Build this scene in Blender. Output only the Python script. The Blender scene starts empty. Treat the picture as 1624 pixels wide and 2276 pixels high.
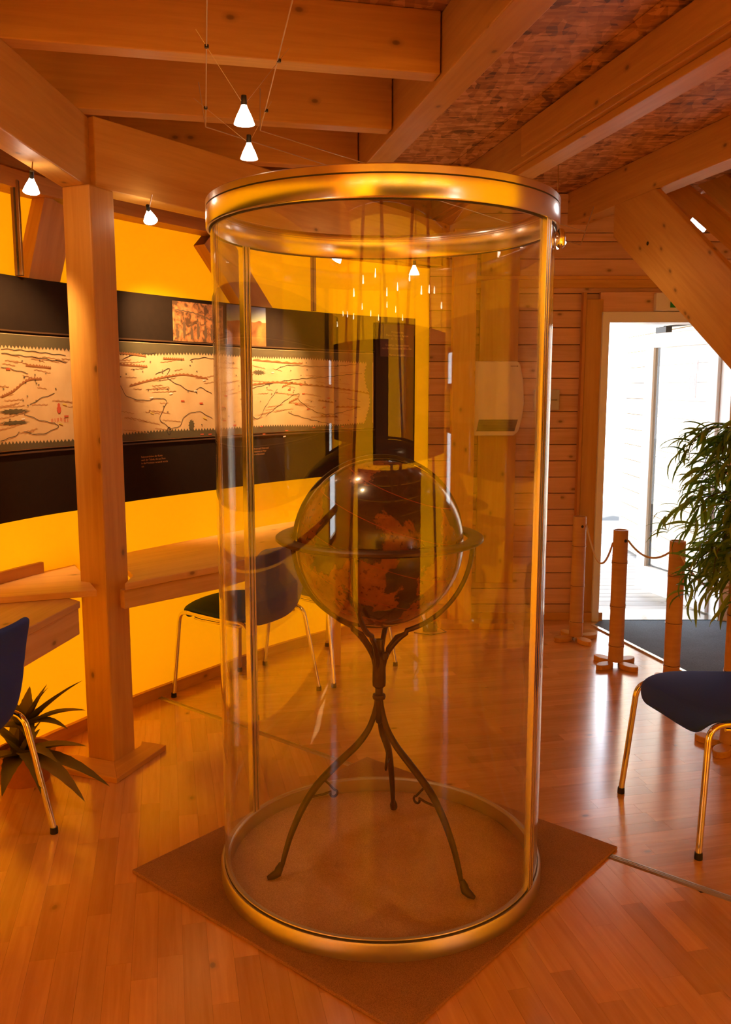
import bpy, math, random
from mathutils import Vector, Matrix
random.seed(7)
PI = math.pi
C = bpy.context.scene.collection
SC = bpy.context.scene

# ---------------------------------------------------------------- camera
F = 1942.0                       # focal length in pixels of the 1624x2276 frame
PITCH = math.radians(8.1)
EYE = Vector((0.0, 0.0, 1.5))
cam_d = bpy.data.cameras.new('camera'); cam = bpy.data.objects.new('camera', cam_d); C.objects.link(cam)
cam.location = EYE; cam.rotation_euler = (PI/2 - PITCH, 0, 0)
cam_d.sensor_fit = 'VERTICAL'; cam_d.sensor_height = 24.0; cam_d.lens = F/2276*24.0
cam_d.clip_start = 0.05; cam_d.clip_end = 200
SC.camera = cam

# ---------------------------------------------------------------- world, lights, exposure
SC.view_settings.view_transform = 'Standard'; SC.view_settings.look = 'None'
SC.view_settings.gamma = 1.0; SC.view_settings.use_curve_mapping = False
SC.view_settings.exposure = -0.20
SC.cycles.max_bounces = 10; SC.cycles.diffuse_bounces = 5; SC.cycles.glossy_bounces = 5
SC.cycles.transparent_max_bounces = 24; SC.cycles.caustics_reflective = False; SC.cycles.caustics_refractive = False
SC.cycles.sample_clamp_indirect = 4.0; SC.cycles.adaptive_threshold = 0.02

world = bpy.data.worlds.new('daylight'); SC.world = world; world.use_nodes = True
wn = world.node_tree.nodes; wl = world.node_tree.links
bg = wn['Background']
tc = wn.new('ShaderNodeTexCoord'); sx = wn.new('ShaderNodeSeparateXYZ'); ramp = wn.new('ShaderNodeValToRGB')
ramp.color_ramp.elements[0].position = 0.0; ramp.color_ramp.elements[0].color = (0.93, 0.96, 1.0, 1)
ramp.color_ramp.elements[1].position = 1.0; ramp.color_ramp.elements[1].color = (0.62, 0.78, 1.0, 1)
wl.new(tc.outputs['Generated'], sx.inputs[0]); wl.new(sx.outputs['Z'], ramp.inputs[0]); wl.new(ramp.outputs[0], bg.inputs['Color'])
bg.inputs['Strength'].default_value = 8.0

def light(name, kind, loc, power, color, aim=None, **kw):
    d = bpy.data.lights.new(name, kind); d.energy = power; d.color = color
    for k, v in kw.items(): setattr(d, k, v)
    o = bpy.data.objects.new(name, d); C.objects.link(o); o.location = loc
    if aim is not None:
        o.rotation_euler = (Vector(aim) - Vector(loc)).to_track_quat('-Z', 'Y').to_euler()
    return o

# daylight enters by the open door and two slit windows
p = light('door_portal', 'AREA', (1.89, 5.60, 0.96), 1, (1, 1, 1), aim=(1.89, 0, 0.96), shape='RECTANGLE', size=0.9, size_y=1.95)
p.data.cycles.is_portal = True
SUN = light('sun', 'SUN', (0, 0, 10), 55.0, (1, 0.95, 0.86), aim=(3.0, 8.5, 4.0), angle=0.01)

# ---------------------------------------------------------------- helpers
def ray(px, py):
    u = (px - 812)/F; v = (py - 1138)/F
    return Vector((u, math.cos(PITCH) - v*math.sin(PITCH), -math.sin(PITCH) - v*math.cos(PITCH)))
def at_z(px, py, z=0.0):
    d = ray(px, py); return EYE + d*((z - EYE.z)/d.z)
def at_y(px, py, y):
    d = ray(px, py); return EYE + d*(y/d.y)

def lin(h):
    h = h.lstrip('#'); o = []
    for i in (0, 2, 4):
        c = int(h[i:i+2], 16)/255; o.append(c/12.92 if c <= .04045 else ((c+.055)/1.055)**2.4)
    return tuple(o)

class MB:
    """collects shapes; every shape carries UVs in metres (u along the grain) and a tint"""
    def __init__(s): s.v = []; s.f = []; s.uv = []; s.t = []; s.sm = []
    def add(s, vs, fs, uvs=None, tint=None, smooth=False, M=None):
        b = len(s.v); tint = random.random() if tint is None else tint
        for v in vs: s.v.append(tuple(M @ Vector(v)) if M is not None else tuple(v)); s.t.append(tint)
        for i, f in enumerate(fs):
            s.f.append([b + k for k in f]); s.sm.append(smooth)
            s.uv.append(uvs[i] if uvs else [(vs[k][0] + .3*vs[k][2], vs[k][1] + .7*vs[k][2]) for k in f])
        return s
    def box(s, c, d, M=None, axis=None, tint=None):
        """box centred c, size d; grain along the longest axis"""
        x, y, z = d[0]/2, d[1]/2, d[2]/2
        vs = [(c[0]+a*x, c[1]+b*y, c[2]+e*z) for e in (-1, 1) for a, b in ((-1, -1), (1, -1), (1, 1), (-1, 1))]
        fs = [(3, 2, 1, 0), (4, 5, 6, 7), (0, 1, 5, 4), (1, 2, 6, 5), (2, 3, 7, 6), (3, 0, 4, 7)]
        ax = axis if axis is not None else max(range(3), key=lambda k: d[k])
        ou, ov = random.uniform(0, 40), random.uniform(0, 40)
        uvs = []
        for k, f in enumerate(fs):
            na = (2, 2, 1, 0, 1, 0)[k]
            oth = [q for q in range(3) if q != ax and q != na]
            q = oth[0] if na != ax else oth[0]
            if na == ax: p_, q_ = [r for r in range(3) if r != ax]; uvs.append([(ou + .15*vs[i][p_], ov + vs[i][q_]) for i in f])
            else: uvs.append([(ou + vs[i][ax] - c[ax], ov + vs[i][q] - c[q] + .37*k) for i in f])
        return s.add(vs, fs, uvs, tint, False, M)
    def prism(s, poly, z0, z1, M=None, tint=None, gdir=(1, 0)):
        """polygon (x,y) extruded in z"""
        n = len(poly); vs = [(p[0], p[1], z0) for p in poly] + [(p[0], p[1], z1) for p in poly]
        ar = sum(poly[i][0]*poly[(i+1) % n][1] - poly[(i+1) % n][0]*poly[i][1] for i in range(n))
        if ar < 0: vs = vs[:n][::-1] + vs[n:][::-1]
        fs = [tuple(range(n-1, -1, -1)), tuple(range(n, 2*n))] + [(i, (i+1) % n, n+(i+1) % n, n+i) for i in range(n)]
        g = Vector(gdir).normalized(); ou, ov = random.uniform(0, 40), random.uniform(0, 40)
        uvs = [[(ou + vs[k][0]*g.x + vs[k][1]*g.y, ov - vs[k][0]*g.y + vs[k][1]*g.x + vs[k][2]) for k in f] for f in fs]
        return s.add(vs, fs, uvs, tint, False, M)
    def tube(s, pts, r, n=10, caps=True, tint=None, M=None):
        pts = [Vector(p) for p in pts]; rs = r if isinstance(r, (list, tuple)) else [r]*len(pts)
        vs = []; up = None; L = [0.0]
        for i in range(1, len(pts)): L.append(L[-1] + (pts[i]-pts[i-1]).length)
        for i, p in enumerate(pts):
            t = (pts[min(i+1, len(pts)-1)] - pts[max(i-1, 0)]).normalized()
            if up is None: up = Vector((0, 0, 1)) if abs(t.z) < .9 else Vector((1, 0, 0))
            a = t.cross(up).normalized(); up = a.cross(t).normalized()
            for k in range(n):
                w = 2*PI*k/n; vs.append(p + rs[i]*(math.cos(w)*a + math.sin(w)*up))
        fs = []; uvs = []
        for i in range(len(pts)-1):
            for k in range(n):
                a, b = i*n+k, i*n+(k+1) % n
                fs.append((a, a+n, b+n, b)); uvs.append([(L[i], .01*k), (L[i+1], .01*k), (L[i+1], .01*k+.01), (L[i], .01*k+.01)])
        s.add(vs, fs, uvs, tint, True, M)
        if caps:
            b = len(s.v) - len(vs)
            for ring in (list(range(b, b+n)), list(range(len(s.v)-n, len(s.v)))[::-1]):
                s.f.append(ring); s.sm.append(False); s.uv.append([(0, 0)]*n)
        return s
    def lathe(s, prof, n=48, c=(0, 0), a0=0.0, a1=2*PI, closed_profile=False, smooth=True, tint=None, M=None):
        """profile [(r,z)..] turned round a vertical axis at c"""
        full = abs(a1-a0-2*PI) < 1e-6; m = n if full else n+1; P = len(prof)
        vs = []
        for k in range(m):
            a = a0 + (a1-a0)*k/n
            for r, z in prof: vs.append((c[0]+r*math.cos(a), c[1]+r*math.sin(a), z))
        fs = []; uvs = []; L = [0.0]
        for i in range(1, P+1): q, w = prof[i-1], prof[i % P]; L.append(L[-1] + math.hypot(q[0]-w[0], q[1]-w[1]))
        for k in range(n):
            k2 = (k+1) % m
            for i in range(P if closed_profile else P-1):
                j = (i+1) % P
                fs.append((k*P+i, k2*P+i, k2*P+j, k*P+j)); R = prof[i][0]
                uvs.append([(R*(a1-a0)*k/n, L[i]), (R*(a1-a0)*(k+1)/n, L[i]), (R*(a1-a0)*(k+1)/n, L[i+1]), (R*(a1-a0)*k/n, L[i+1])])
        if closed_profile and not full:
            fs.append(tuple(range(P))); uvs.append([(0, 0)]*P); fs.append(tuple(range(n*P+P-1, n*P-1, -1))); uvs.append([(0, 0)]*P)
        return s.add(vs, fs, uvs, tint, smooth, M)
    def mesh(s, name):
        me = bpy.data.meshes.new(name); me.from_pydata(s.v, [], s.f)
        me.polygons.foreach_set('use_smooth', s.sm)
        uv = me.uv_layers.new(name='uv'); flat = [c for f in s.uv for p in f for c in p]; uv.data.foreach_set('uv', flat)
        at = me.attributes.new('tint', 'FLOAT', 'POINT'); at.data.foreach_set('value', s.t)
        me.update()
        if any(s.sm): me.set_sharp_from_angle(angle=math.radians(38))
        return me

def root_matrix(o):
    M = Matrix.Identity(4)
    while o is not None:
        M = o.matrix_basis @ M; o = o.parent
    return M
def obj(name, mb, mat, parent=None, world=False, bevel=0.0, sub=0, solid=0.0, sharp=True):
    me = mb if isinstance(mb, bpy.types.Mesh) else mb.mesh(name)
    if world and parent is not None: me.transform(root_matrix(parent).inverted())
    if mat is not None and not me.materials: me.materials.append(mat)
    o = bpy.data.objects.new(name, me); C.objects.link(o)
    if parent is not None: o.parent = parent
    if solid: m = o.modifiers.new('solid', 'SOLIDIFY'); m.thickness = solid; m.offset = 0
    if bevel: m = o.modifiers.new('bevel', 'BEVEL'); m.width = bevel; m.segments = 2; m.limit_method = 'ANGLE'; m.harden_normals = False
    if sub: m = o.modifiers.new('sub', 'SUBSURF'); m.levels = sub; m.render_levels = sub
    return o
def tag(o, label, cat, group=None, kind=None):
    o['label'] = label; o['category'] = cat
    if group: o['group'] = group
    if kind: o['kind'] = kind
    return o
def thing(name, label, cat, loc=(0, 0, 0), rz=0.0, group=None):
    o = bpy.data.objects.new(name, None); C.objects.link(o); o.location = loc; o.rotation_euler = (0, 0, rz)
    o.empty_display_size = .1
    return tag(o, label, cat, group)
def struct(name, mb, mat, parent=None, bevel=0.0):
    o = obj(name, mb, mat, parent, bevel=bevel); o['kind'] = 'structure'; return o
def copy_tree(o, parent=None):
    c = o.copy(); C.objects.link(c); c.parent = parent
    for ch in list(o.children): copy_tree(ch, c)
    return c

# ---------------------------------------------------------------- materials
MATS = {}
class NT:
    def __init__(s, name):
        s.m = bpy.data.materials.new(name); s.m.use_nodes = True; s.t = s.m.node_tree
        s.b = s.t.nodes['Principled BSDF']; s.out = s.t.nodes['Material Output']
    def n(s, t, **kw):
        o = s.t.nodes.new(t)
        for k, v in kw.items():
            if k.startswith('i_'): o.inputs[k[2:].replace('_', ' ')].default_value = v
            else: setattr(o, k, v)
        return o
    def l(s, a, b): s.t.links.new(a, b)
    def ramp(s, fac, stops):
        r = s.n('ShaderNodeValToRGB'); cr = r.color_ramp
        while len(cr.elements) < len(stops): cr.elements.new(0.5)
        for e, (p, c) in zip(cr.elements, stops): e.position = p; e.color = (*c, 1) if len(c) == 3 else c
        s.l(fac, r.inputs[0]); return r.outputs[0]
    def mix(s, f, a, b, mode='MIX'):
        m = s.n('ShaderNodeMix', data_type='RGBA', blend_type=mode)
        for k, v in ((0, f), (6, a), (7, b)):
            if isinstance(v, (int, float)): m.inputs[k].default_value = v
            elif isinstance(v, tuple): m.inputs[k].default_value = (*v, 1) if len(v) == 3 else v
            else: s.l(v, m.inputs[k])
        return m.outputs[2]
    def math(s, op, a, b=None):
        m = s.n('ShaderNodeMath', operation=op)
        for k, v in ((0, a), (1, b)):
            if v is None: continue
            if isinstance(v, (int, float)): m.inputs[k].default_value = v
            else: s.l(v, m.inputs[k])
        return m.outputs[0]
    def bump(s, h, strength=.2, dist=.002):
        b = s.n('ShaderNodeBump'); b.inputs['Strength'].default_value = strength; b.inputs['Distance'].default_value = dist
        s.l(h, b.inputs['Height']); s.l(b.outputs[0], s.b.inputs['Normal'])

def plain(name, col, rough=.5, metal=0.0, noise=0.0, scale=60, bump=0.0, emit=None, coat=0.0):
    k = NT(name); k.b.inputs['Base Color'].default_value = (*col, 1); k.b.inputs['Roughness'].default_value = rough
    k.b.inputs['Metallic'].default_value = metal
    if coat: k.b.inputs['Coat Weight'].default_value = coat
    if noise or bump:
        t = k.n('ShaderNodeTexCoord'); nz = k.n('ShaderNodeTexNoise', i_Scale=scale, i_Detail=4.0); k.l(t.outputs['Object'], nz.inputs['Vector'])
        if noise:
            k.l(k.mix(nz.outputs['Fac'], tuple(c*(1-noise) for c in col), tuple(min(1, c*(1+noise)) for c in col)), k.b.inputs['Base Color'])
        if bump: k.bump(nz.outputs['Fac'], bump, .003)
    if emit:
        k.b.inputs['Emission Color'].default_value = (*emit[:3], 1); k.b.inputs['Emission Strength'].default_value = emit[3]
    return k.m

def wood(name, light_c, dark_c, rough=.5, knots=.6, grain=1.0, coat=0.0, tintamt=.25, staves=False):
    k = NT(name)
    uv = k.n('ShaderNodeUVMap', uv_map='uv')
    at = k.n('ShaderNodeAttribute', attribute_name='tint')
    mp = k.n('ShaderNodeMapping'); mp.inputs['Scale'].default_value = (1.2, 22, 1); k.l(uv.outputs[0], mp.inputs['Vector'])
    # knots bend the grain
    mk = k.n('ShaderNodeMapping'); mk.inputs['Scale'].default_value = (5.0, 8.5, 1); k.l(uv.outputs[0], mk.inputs['Vector'])
    vo = k.n('ShaderNodeTexVoronoi', i_Scale=1.0, voronoi_dimensions='2D'); k.l(mk.outputs[0], vo.inputs['Vector'])
    kn = k.ramp(vo.outputs['Distance'], [(0.0, (1, 1, 1)), (.045, (.9, .9, .9)), (.075, (.3, .3, .3)), (.16, (0, 0, 0))])
    sel = k.n('ShaderNodeTexWhiteNoise', noise_dimensions='3D'); k.l(vo.outputs['Position'], sel.inputs['Vector'])
    pick = k.math('LESS_THAN', sel.outputs['Value'], .28*knots)
    knf = k.math('MULTIPLY', kn, pick)
    n1 = k.n('ShaderNodeTexNoise', i_Scale=2.2, i_Detail=5.0, i_Roughness=.6, i_Distortion=.6); k.l(mp.outputs[0], n1.inputs['Vector'])
    mp2 = k.n('ShaderNodeMapping'); mp2.inputs['Scale'].default_value = (.7, 5, 1); k.l(uv.outputs[0], mp2.inputs['Vector'])
    n2 = k.n('ShaderNodeTexNoise', i_Scale=1.0, i_Detail=3.0, i_Distortion=1.5); k.l(mp2.outputs[0], n2.inputs['Vector'])
    f = k.math('ADD', k.math('MULTIPLY', n1.outputs['Fac'], .55*grain), k.math('MULTIPLY', n2.outputs['Fac'], .45))
    base = k.ramp(f, [(.28, dark_c), (.5, tuple((a*.65+b*.35) for a, b in zip(light_c, dark_c))), (.62, light_c)])
    tn = k.math('ADD', k.math('MULTIPLY', at.outputs['Fac'], tintamt), 1-tintamt*.6)
    cm = k.n('ShaderNodeCombineColor'); 
    for i in range(3): k.l(tn, cm.inputs[i])
    base = k.mix(1.0, base, cm.outputs[0], 'MULTIPLY')
    base = k.mix(k.math('MULTIPLY', knf, .85), base, tuple(c*.30 for c in dark_c))
    k.l(base, k.b.inputs['Base Color']); k.b.inputs['Roughness'].default_value = rough
    if coat: k.b.inputs['Coat Weight'].default_value = coat; k.b.inputs['Coat Roughness'].default_value = .17
    k.bump(n1.outputs['Fac'], .08, .001)
    return k.m

spruce = wood('spruce', (.76, .44, .11), (.58, .28, .055), rough=.48, knots=.9, grain=.8)
spruce_dark = wood('spruce_dark', (.62, .30, .08), (.44, .18, .04), rough=.5, knots=.9)
plank_wood = wood('plank_pine', (.80, .50, .33), (.60, .33, .18), rough=.55, knots=1.3, tintamt=.2)
desk_wood = wood('desk_pine', (.86, .54, .22), (.68, .36, .12), rough=.4, knots=1.0)
parquet = wood('beech_parquet', (.80, .44, .17), (.62, .29, .09), rough=.20, knots=.22, coat=1.0, tintamt=.30)
bamboo = wood('bamboo', (.82, .52, .26), (.62, .34, .15), rough=.4, knots=.2, grain=.6)

def osb():
    k = NT('oriented_strand_board'); t = k.n('ShaderNodeTexCoord')
    mp = k.n('ShaderNodeMapping'); mp.inputs['Scale'].default_value = (14, 42, 9); mp.inputs['Rotation'].default_value = (0, 0, .7); k.l(t.outputs['Object'], mp.inputs['Vector'])
    dn = k.n('ShaderNodeTexNoise', i_Scale=5.0, i_Detail=2.0); k.l(t.outputs['Object'], dn.inputs['Vector'])
    ad = k.mix(.45, mp.outputs[0], dn.outputs['Color'], 'ADD')
    v = k.n('ShaderNodeTexVoronoi', i_Scale=1.0, i_Randomness=1.0); k.l(ad, v.inputs['Vector'])
    mp2 = k.n('ShaderNodeMapping'); mp2.inputs['Scale'].default_value = (38, 12, 9); mp2.inputs['Rotation'].default_value = (0, 0, .3); k.l(t.outputs['Object'], mp2.inputs['Vector'])
    ad2 = k.mix(.45, mp2.outputs[0], dn.outputs['Color'], 'ADD')
    v2 = k.n('ShaderNodeTexVoronoi', i_Scale=1.0); k.l(ad2, v2.inputs['Vector'])
    sp = k.n('ShaderNodeSeparateColor'); k.l(v.outputs['Color'], sp.inputs[0]); sp2 = k.n('ShaderNodeSeparateColor'); k.l(v2.outputs['Color'], sp2.inputs[0])
    f = k.math('ADD', k.math('MULTIPLY', sp.outputs[0], .55), k.math('MULTIPLY', sp2.outputs[1], .45))
    k.l(k.ramp(f, [(.08, (.14, .05, .015)), (.25, (.38, .16, .045)), (.55, (.56, .27, .09)), (.9, (.78, .44, .19))]), k.b.inputs['Base Color'])
    k.b.inputs['Roughness'].default_value = .55; k.bump(f, .25, .002); return k.m
OSB = osb()

def yellow():
    """taut yellow canvas: daylight from outside glows through it"""
    k = NT('yellow_canvas'); t = k.n('ShaderNodeTexCoord')
    nz = k.n('ShaderNodeTexNoise', i_Scale=3.0, i_Detail=3.0); k.l(t.outputs['Object'], nz.inputs['Vector'])
    c = k.mix(nz.outputs['Fac'], (.90, .43, .004), (.96, .49, .006)); k.l(c, k.b.inputs['Base Color'])
    k.b.inputs['Roughness'].default_value = .85; k.b.inputs['Specular IOR Level'].default_value = .1
    n2 = k.n('ShaderNodeTexNoise', i_Scale=260.0, i_Detail=2.0); k.l(t.outputs['Object'], n2.inputs['Vector']); k.bump(n2.outputs['Fac'], .12, .001)
    tr = k.n('ShaderNodeBsdfTranslucent'); c2 = k.mix(nz.outputs['Fac'], (.90, .362, .0015), (.94, .392, .002)); k.l(c2, tr.inputs['Color'])
    ms = k.n('ShaderNodeMixShader'); ms.inputs[0].default_value = .165
    k.l(k.b.outputs[0], ms.inputs[1]); k.l(tr.outputs[0], ms.inputs[2]); k.l(ms.outputs[0], k.out.inputs['Surface'])
    return k.m
YELLOW = yellow()

def carpet(name, a, b, scale=420):
    k = NT(name); t = k.n('ShaderNodeTexCoord')
    n1 = k.n('ShaderNodeTexNoise', i_Scale=scale, i_Detail=2.0); n2 = k.n('ShaderNodeTexNoise', i_Scale=5.0, i_Detail=4.0)
    for n in (n1, n2): k.l(t.outputs['Object'], n.inputs['Vector'])
    f = k.math('ADD', k.math('MULTIPLY', n1.outputs['Fac'], .7), k.math('MULTIPLY', n2.outputs['Fac'], .3))
    k.l(k.ramp(f, [(.35, a), (.65, b)]), k.b.inputs['Base Color']); k.b.inputs['Roughness'].default_value = .95
    k.b.inputs['Specular IOR Level'].default_value = .1; k.b.inputs['Sheen Weight'].default_value = .15
    k.bump(n1.outputs['Fac'], .6, .003); return k.m
CARPET = carpet('brown_carpet', (.26, .12, .06), (.48, .25, .13))
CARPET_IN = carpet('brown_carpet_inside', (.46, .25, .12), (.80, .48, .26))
DOORMAT = carpet('grey_blue_mat', (.05, .075, .10), (.13, .18, .22), 300)

def brushed(name, col, rough=.3):
    k = NT(name); uv = k.n('ShaderNodeUVMap', uv_map='uv'); mp = k.n('ShaderNodeMapping'); mp.inputs['Scale'].default_value = (4, 900, 1)
    k.l(uv.outputs[0], mp.inputs['Vector']); n = k.n('ShaderNodeTexNoise', i_Scale=1.0, i_Detail=3.0); k.l(mp.outputs[0], n.inputs['Vector'])
    k.b.inputs['Base Color'].default_value = (*col, 1); k.b.inputs['Metallic'].default_value = 1.0
    k.b.inputs['Roughness'].default_value = rough
    return k.m
ALU = brushed('brushed_aluminium', (.86, .83, .76), .20)
CHROME = plain('chrome', (.80, .78, .75), .10, 1.0)
WROUGHT = plain('dark_wrought_iron', (.055, .032, .018), .42, .7, noise=.4, scale=40, bump=.3)
BLACK = plain('black_rubber', (.015, .013, .012), .55)
BLACKP = plain('black_plastic', (.02, .018, .016), .35)
GROOVE = plain('dark_groove', (.05, .035, .02), .6)
WHITE = plain('white_lacquer', (.86, .86, .84), .35)
CREAM = plain('cream_plastic', (.82, .76, .66), .4)
GREYGRILLE = plain('grey_grille', (.10, .085, .08), .5)
BANNER = plain('black_banner', (.022, .012, .007), .8, noise=.2, scale=30)
BANNER.node_tree.nodes['Principled BSDF'].inputs['Specular IOR Level'].default_value = .15
GREEN = plain('safety_green', (.0, .30, .08), .4)
RED = plain('fire_red', (.75, .05, .03), .4)
ROPE = plain('rope', (.70, .55, .38), .8, noise=.3, scale=300, bump=.5)
CABLE = plain('steel_cable', (.70, .55, .36), .35, .8)
EARTH = plain('clay_pebbles', (.22, .08, .04), .9, noise=.5, scale=120, bump=.8)
POT = plain('terracotta_pot', (.42, .16, .08), .7, noise=.2, scale=40)
LAMPGLASS = plain('lit_halogen_glass', (1, .9, .75), .3, emit=(1.0, .80, .60, 22.0))
BARK = plain('bark', (.09, .045, .025), .8, noise=.4, scale=60, bump=.6)
FABRIC = NT('blue_upholstery')
_t = FABRIC.n('ShaderNodeTexCoord'); _n = FABRIC.n('ShaderNodeTexNoise', i_Scale=500.0, i_Detail=2.0); FABRIC.l(_t.outputs['Object'], _n.inputs['Vector'])
FABRIC.l(FABRIC.mix(_n.outputs['Fac'], (.012, .032, .32), (.024, .078, .62)), FABRIC.b.inputs['Base Color'])
FABRIC.b.inputs['Roughness'].default_value = .85; FABRIC.b.inputs['Sheen Weight'].default_value = .0; FABRIC.bump(_n.outputs['Fac'], .35, .001); FABRIC = FABRIC.m

def leafmat(name, a, b, rough=.4):
    k = NT(name); at = k.n('ShaderNodeAttribute', attribute_name='tint'); oi = k.n('ShaderNodeObjectInfo')
    f = k.math('FRACT', k.math('ADD', at.outputs['Fac'], oi.outputs['Random']))
    c = k.mix(f, a, b); k.l(c, k.b.inputs['Base Color']); k.b.inputs['Roughness'].default_value = rough
    tr = k.n('ShaderNodeBsdfTranslucent'); k.l(c, tr.inputs['Color']); ms = k.n('ShaderNodeMixShader'); ms.inputs[0].default_value = .55
    k.l(k.b.outputs[0], ms.inputs[1]); k.l(tr.outputs[0], ms.inputs[2]); k.l(ms.outputs[0], k.out.inputs['Surface']); return k.m
LEAF = leafmat('long_green_leaf', (.07, .20, .015), (.38, .55, .07))
ALOE = leafmat('grey_green_succulent', (.22, .21, .08), (.40, .34, .15), .45)

def glass_mat(name, tint=(1, 1, 1), f0=.045, gain=1.0):
    """clear pane: Schlick reflection over straight-through transmission, the same for every ray"""
    k = NT(name); g = k.n('ShaderNodeNewGeometry')
    d = k.n('ShaderNodeVectorMath', operation='DOT_PRODUCT'); k.l(g.outputs['Normal'], d.inputs[0]); k.l(g.outputs['Incoming'], d.inputs[1])
    c = k.math('ABSOLUTE', d.outputs['Value']); p5 = k.math('POWER', k.math('SUBTRACT', 1.0, c), 5.0)
    f = k.math('ADD', k.math('MULTIPLY', p5, 1-f0), f0); f = k.math('MULTIPLY', f, gain)
    tr = k.n('ShaderNodeBsdfTransparent'); tr.inputs['Color'].default_value = (*tint, 1)
    gl = k.n('ShaderNodeBsdfGlossy'); gl.inputs['Roughness'].default_value = .0; gl.inputs['Color'].default_value = (1, 1, 1, 1)
    ms = k.n('ShaderNodeMixShader'); k.l(f, ms.inputs[0]); k.l(tr.outputs[0], ms.inputs[1]); k.l(gl.outputs[0], ms.inputs[2])
    k.l(ms.outputs[0], k.out.inputs['Surface']); k.t.nodes.remove(k.b); return k.m
GLASS = glass_mat('clear_glass', (.975, .975, .965))

def globe_mat():
    k = NT('old_map_globe'); t = k.n('ShaderNodeTexCoord')
    n1 = k.n('ShaderNodeTexNoise', i_Scale=3.4, i_Detail=9.0, i_Roughness=.58, i_Distortion=.35); k.l(t.outputs['Object'], n1.inputs['Vector'])
    n2 = k.n('ShaderNodeTexNoise', i_Scale=16.0, i_Detail=5.0); k.l(t.outputs['Object'], n2.inputs['Vector'])
    n3 = k.n('ShaderNodeTexNoise', i_Scale=60.0, i_Detail=3.0); k.l(t.outputs['Object'], n3.inputs['Vector'])
    land = k.ramp(n1.outputs['Fac'], [(.49, (0, 0, 0)), (.50, (1, 1, 1))])
    landc = k.ramp(n2.outputs['Fac'], [(.3, (.13, .030, .006)), (.6, (.27, .085, .016)), (.75, (.18, .07, .02))])
    speck = k.ramp(n3.outputs['Fac'], [(.60, (1, 1, 1)), (.66, (.35, .18, .10))])
    landc = k.mix(1.0, landc, speck, 'MULTIPLY')
    sea = k.ramp(n2.outputs['Fac'], [(.3, (.010, .007, .005)), (.7, (.030, .017, .010))])
    col = k.mix(land, sea, landc)
    edge = k.ramp(n1.outputs['Fac'], [(.480, (0, 0, 0)), (.492, (1, 1, 1)), (.507, (0, 0, 0))])
    col = k.mix(k.math('MULTIPLY', edge, .7), col, (.03, .015, .008))
    # equator, tropics and meridians as thin painted lines
    sx_ = k.n('ShaderNodeSeparateXYZ'); k.l(t.outputs['Object'], sx_.inputs[0])
    for z0 in (0.0, .105, -.105, .19, -.19):
        ln = k.math('LESS_THAN', k.math('ABSOLUTE', k.math('SUBTRACT', sx_.outputs['Z'], z0)), .0009)
        col = k.mix(k.math('MULTIPLY', ln, .7), col, (.35, .05, .02))
    k.l(col, k.b.inputs['Base Color']); k.b.inputs['Roughness'].default_value = .22; k.b.inputs['Coat Weight'].default_value = .6; k.b.inputs['Coat Roughness'].default_value = .08
    return k.m
GLOBE = globe_mat()

# ---------------------------------------------------------------- grid of the timber frame (12.8 degrees off the lens axis)
A0 = math.radians(12.8); E1 = Vector((math.cos(A0), math.sin(A0), 0)); E2 = Vector((-math.sin(A0), math.cos(A0), 0))
RG = Matrix.Rotation(A0, 4, 'Z')          # local x = E1 (u), local y = E2 (v)

# ================================================================= FLOOR
SA, SB = Vector((-1.046, 4.135)), Vector((1.083, 2.402)); SD = (SB-SA).normalized(); SN = Vector((-SD.y, SD.x))   # SN points away from camera
if SN.y < 0: SN = -SN
X0, X1, Y0, Y1 = -2.3, 3.3, -1.6, 5.75
def clip(poly, P, N):
    out = []; n = len(poly)
    for i in range(n):
        a, b = Vector(poly[i]), Vector(poly[(i+1) % n]); da, db = (a-P).dot(N), (b-P).dot(N)
        if da >= 0: out.append(a)
        if da*db < 0: out.append(a + (b-a)*(da/(da-db)))
    return out
def clip_room(poly):
    for P, N in ((Vector((X0, 0)), Vector((1, 0))), (Vector((X1, 0)), Vector((-1, 0))), (Vector((0, Y0)), Vector((0, 1))), (Vector((0, Y1)), Vector((0, -1)))):
        poly = clip(poly, P, N)
        if len(poly) < 3: return []
    return poly
mb = MB(); mb.box(((X0+X1)/2, (Y0+Y1)/2, -.04), (X1-X0, Y1-Y0, .06)); floor = struct('floor', mb, plain('subfloor', (.20, .09, .035), .8))
WID = .066
staves = []
def field(G, L, side, seed):
    """staves with their length along G"""
    rnd = random.Random(seed); G2 = Vector((G.x, G.y)); L2 = Vector((L.x, L.y))
    for r in range(-110, 130):
        v0 = r*WID; u = -9 + rnd.random()*.5
        while u < 9:
            ln = rnd.uniform(.30, .62); g = .0002
            q = [(u+g, v0+g), (u+ln-g, v0+g), (u+ln-g, v0+WID-g), (u+g, v0+WID-g)]
            u += ln
            pts = [G2*a + L2*b for a, b in q]
            if not any(X0-.7 < p_.x < X1+.7 and Y0-.7 < p_.y < Y1+.7 for p_ in pts): continue
            pl = clip(pts, SA + SN*(.012*side), SN*side)
            if len(pl) < 3: continue
            pl = clip_room(pl)
            if len(pl) < 3: continue
            area = abs(sum(pl[i].x*pl[(i+1) % len(pl)].y - pl[(i+1) % len(pl)].x*pl[i].y for i in range(len(pl))))/2
            if area < 2e-4: continue
            c = sum(pl, Vector((0, 0)))/len(pl)
            d = c.length; inview = c.y > .9 and abs(c.x)/c.y < .47 and c.y < 5.5
            staves.append(((area/(d**3) if inview else 0), pl, (G.x, G.y), rnd.random()))
field(E2, E1, -1, 3); field(E1, E2, 1, 4)
staves.sort(key=lambda s_: -s_[0])
rest = MB()
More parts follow.
